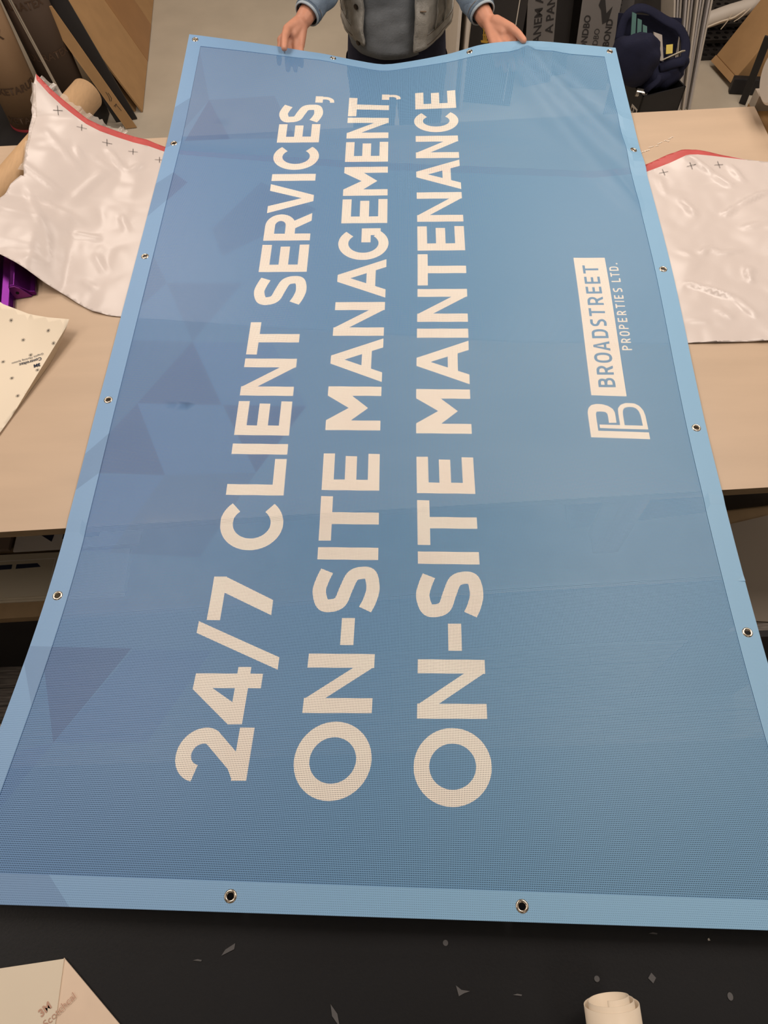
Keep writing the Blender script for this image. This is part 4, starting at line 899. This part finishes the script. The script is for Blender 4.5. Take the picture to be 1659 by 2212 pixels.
# eyes, hair
for s_ in (-1, 1):
    b = NB(); capsule(b, (PX+s_*.03, PY-.112, 1.568), .008, (PX+s_*.03, PY-.113, 1.568), .008); obj('eye', b, m_white, t, smooth=True)
obj('hair', blob((PX, PY+.005, 1.60), .100, .112, .105, 2.2, .08, ang=0), m_hair, t, smooth=True)
def loft(rings, closed=True):
    b = NB(); R = [[b.verts.new(p) for p in r] for r in rings]
    for a, c in zip(R, R[1:]):
        n = len(a)
        for k in range(n if closed else n-1): b.faces.new((a[k], a[(k+1) % n], c[(k+1) % n], c[k]))
    bmesh.ops.recalc_face_normals(b, faces=b.faces); return b
def wr(p, amp, sc=14, seed=0): return amp*noise.noise(Vector(p)*sc+Vector((seed, seed, 0)))
# t-shirt
SH_PROF = [(.818, .142, .118), (.86, .146, .120), (.92, .143, .118), (1.0, .142, .118), (1.1, .148, .118), (1.2, .165, .115), (1.3, .17, .105), (1.38, .10, .08)]
def prof(P, z):
    for (z0, a0, b0), (z1, a1, b1) in zip(P, P[1:]):
        if z <= z1 or (z1, a1, b1) == P[-1]:
            q = max(0, min(1, (z-z0)/(z1-z0))); return a0+(a1-a0)*q, b0+(b1-b0)*q
rings = []
for i in range(40):
    z = .822+(1.38-.822)*i/39; a, b_ = prof(SH_PROF, z); row = []
    for k in range(64):
        an = 2*PI*k/64; p = Vector((PX-.015+a*math.cos(an), PY-.008+b_*math.sin(an), z)); p += Vector((math.cos(an), math.sin(an), 0))*(wr((p.x, p.y, p.z*1.8), .010, 9, 3)+wr((p.x, p.y, p.z*2.5), .005, 25, 1)); 
        if i == 0: p.z -= .010*max(0, -math.sin(an))
        row.append(p)
    rings.append(row)
obj('tshirt', loft(rings), m_shirt, t, smooth=True, solid=-.002)
# jeans
rings = []
for i in range(14):
    z = .70+.22*i/13; a = .168-.018*i/13; b_ = .122-.006*i/13
    rings.append([Vector((PX+a*math.cos(2*PI*k/48), PY+b_*math.sin(2*PI*k/48), z)) for k in range(48)])
jn = obj('jeans', loft(rings), m_jeans, t, smooth=True, solid=.003)
for s_ in (-1, 1):
    rr = []
    for i in range(20):
        z = .09+.66*i/19; r = .055+.045*(i/19)**1.2
        rr.append([Vector((PX+s_*(.095-.018*i/19)+r*math.cos(2*PI*k/32)*.92, PY+.012+r*1.1*math.sin(2*PI*k/32)+wr((k*.1, z*3, s_), .004), z)) for k in range(32)])
    o = obj('trouser_leg', loft(rr), m_jeans, jn, smooth=True)
    b = NB(); capsule(b, (PX+s_*.095, PY+.03, .05), .048, (PX+s_*.11, PY-.15, .045), .042); obj('shoe', b, m_shoe, t, smooth=True)
# denim jacket: open shell from the left front edge round the back to the right front edge
def jz_hem(an): f = max(0, -math.sin(an)); return .888-.058*f**1.6
JP = [(.82, .168, .140), (.88, .174, .138), (.95, .176, .134), (1.05, .182, .132), (1.2, .198, .130), (1.32, .20, .118), (1.40, .12, .085)]
def jpt(u, z, out=0):
    """u in 0..1 from the left front edge round the back to the right front edge"""
    top = (z-.83)/.55
    aL = math.radians(270-38+8*top); aR = math.radians(270+16+0*top)
    an = aL+(aR-2*PI-aL)*u
    a, b_ = prof(JP, z)
    p = Vector((PX+a*math.cos(an), PY+b_*math.sin(an), z))
    d = Vector((math.cos(an), math.sin(an), 0))
    fold = wr((p.x*1.2, p.y*1.2, p.z*2.2), .010, 8, 5)+wr((p.x, p.y, p.z*2.5), .004, 28, 2)
    return p+d*(fold+out), an
def jacket_patch(u0, u1, zr0, zr1, nu, nz, out=0, hem=True, solid=.004, name='panel', parent=None, m=None, puck=0):
    rr = []
    for i in range(nz+1):
        row = []
        for k in range(nu+1):
            u = u0+(u1-u0)*k/nu; _, an = jpt(u, .9); zh = jz_hem(an)
            z0 = zh+zr0; z1 = (zh+zr1) if zr1 < .2 else 1.40
            z = z0+(z1-z0)*i/nz; p, an = jpt(u, z, out+puck*noise.noise((u*60, z*90, 1)))
            row.append(p)
        rr.append(row)
    return obj(name, loft(rr, False), m or m_denim, parent or t, smooth=True, solid=solid)
jk = jacket_patch(0, 1, 0, 1, 90, 40, name='denim_jacket')
jacket_patch(0, 1, -.002, .034, 90, 5, .0035, name='waistband', parent=jk, puck=.002)
jacket_patch(0, .045, .0, 1, 4, 46, .004, name='placket', parent=jk, puck=.003)
jacket_patch(.955, 1, .0, 1, 4, 46, .004, name='placket', parent=jk, puck=.003)
for u in (.085, .125, .915, .875): jacket_patch(u, u+.006, .034, 1, 1, 40, .0035, name='front_seam', parent=jk, solid=.002)
for zz in (.032, .006): jacket_patch(0, 1, zz, zz+.0012, 90, 1, .0048, name='stitching', parent=jk, m=m_stitch, solid=.0008)
for u, z in ((.022, .853), (.022, .955), (.022, 1.06), (.022, 1.17)):
    p, an = jpt(u, z, .009); d = Vector((math.cos(an), math.sin(an), 0)); b = NB(); tube(b, [p-d*.002, p+d*.003, p+d*.0042], [.0078, .0078, .005], 16); obj('button', b, m_button, jk, smooth=False)
for z in (.95, 1.06):
    p, an = jpt(.978, z, .010); b = NB(); tube(b, [p+Vector((-.009, 0, .001)), p+Vector((.009, .0, 0))], .0022, 8); obj('buttonhole', b, m_stitch, jk)
# collar
rr = []
for i in range(5):
    z = 1.385+.05*i/4; rr.append([Vector((PX+(.085+.012*i/4)*math.cos(a), PY+.01+(.085+.01*i/4)*math.sin(a), z)) for a in [math.radians(-60+300*k/30) for k in range(31)]])
obj('collar', loft(rr, False), m_denim, jk, smooth=True, solid=.004)
# sleeves
def sleeve(sh, el, wr_, seed):
    sh, el, wr_ = Vector(sh), Vector(el), Vector(wr_); fd = (wr_-el).normalized()
    end = wr_-fd*.028
    path = [sh, sh.lerp(el, .5), el-(el-sh).normalized()*.03, el+fd*.03, el.lerp(end, .45), el.lerp(end, .7), el.lerp(end, .86), end]
    P = [Vector(p) for p in path]; pts = [catmull(P, k/8) for k in range((len(P)-1)*8+1)]; n = len(pts); rings = []; X = None
    rad = lambda q: .078-.026*min(1, q/.45) if q < .45 else .052-.014*(q-.45)/.55
    for i, p in enumerate(pts):
        d = pts[min(i+1, n-1)]-pts[max(i-1, 0)]
        if X is None: X, Y = frame_of(d)
        else: d = d.normalized(); X = (X-d*X.dot(d)).normalized(); Y = d.cross(X)
        q = i/(n-1); r = rad(q); row = []
        for k in range(36):
            a = 2*PI*k/36; v = p+(X*math.cos(a)+Y*math.sin(a))*r; row.append(v+(X*math.cos(a)+Y*math.sin(a))*(wr(v, .010, 16, seed)+wr(v, .004, 40, seed)))
        rings.append(row)
    sl = obj('sleeve', loft(rings), m_denim_sleeve, jk, smooth=True, solid=.004)
    b = NB(); tube(b, [end-fd*.052, end-fd*.048, end-fd*.01, end+fd*.003], [.0375, .0410, .0400, .0390], 36, cap=False); obj('cuff', b, m_denim_sleeve, sl, smooth=True, solid=.004)
    b = NB(); tube(b, [end-fd*.012, end+fd*.009, end+fd*.011], [.0355, .0375, .034], 36, cap=False); obj('turned_cuff', b, m_denim_light, sl, smooth=True, solid=.003)
    for o_ in (-.044, -.006):
        b = NB(); tube(b, [end+fd*o_, end+fd*(o_+.0016)], [.0413, .0412], 36, cap=False); obj('cuff_stitching', b, m_stitch, sl)
sleeve((PX-.170, PY+.02, 1.345), (-.062, 2.415, 1.05), (-.174, 2.228, .990), 1)
sleeve((PX+.170, PY+.02, 1.345), (.262, 2.405, 1.05), (.347, 2.205, .984), 4)
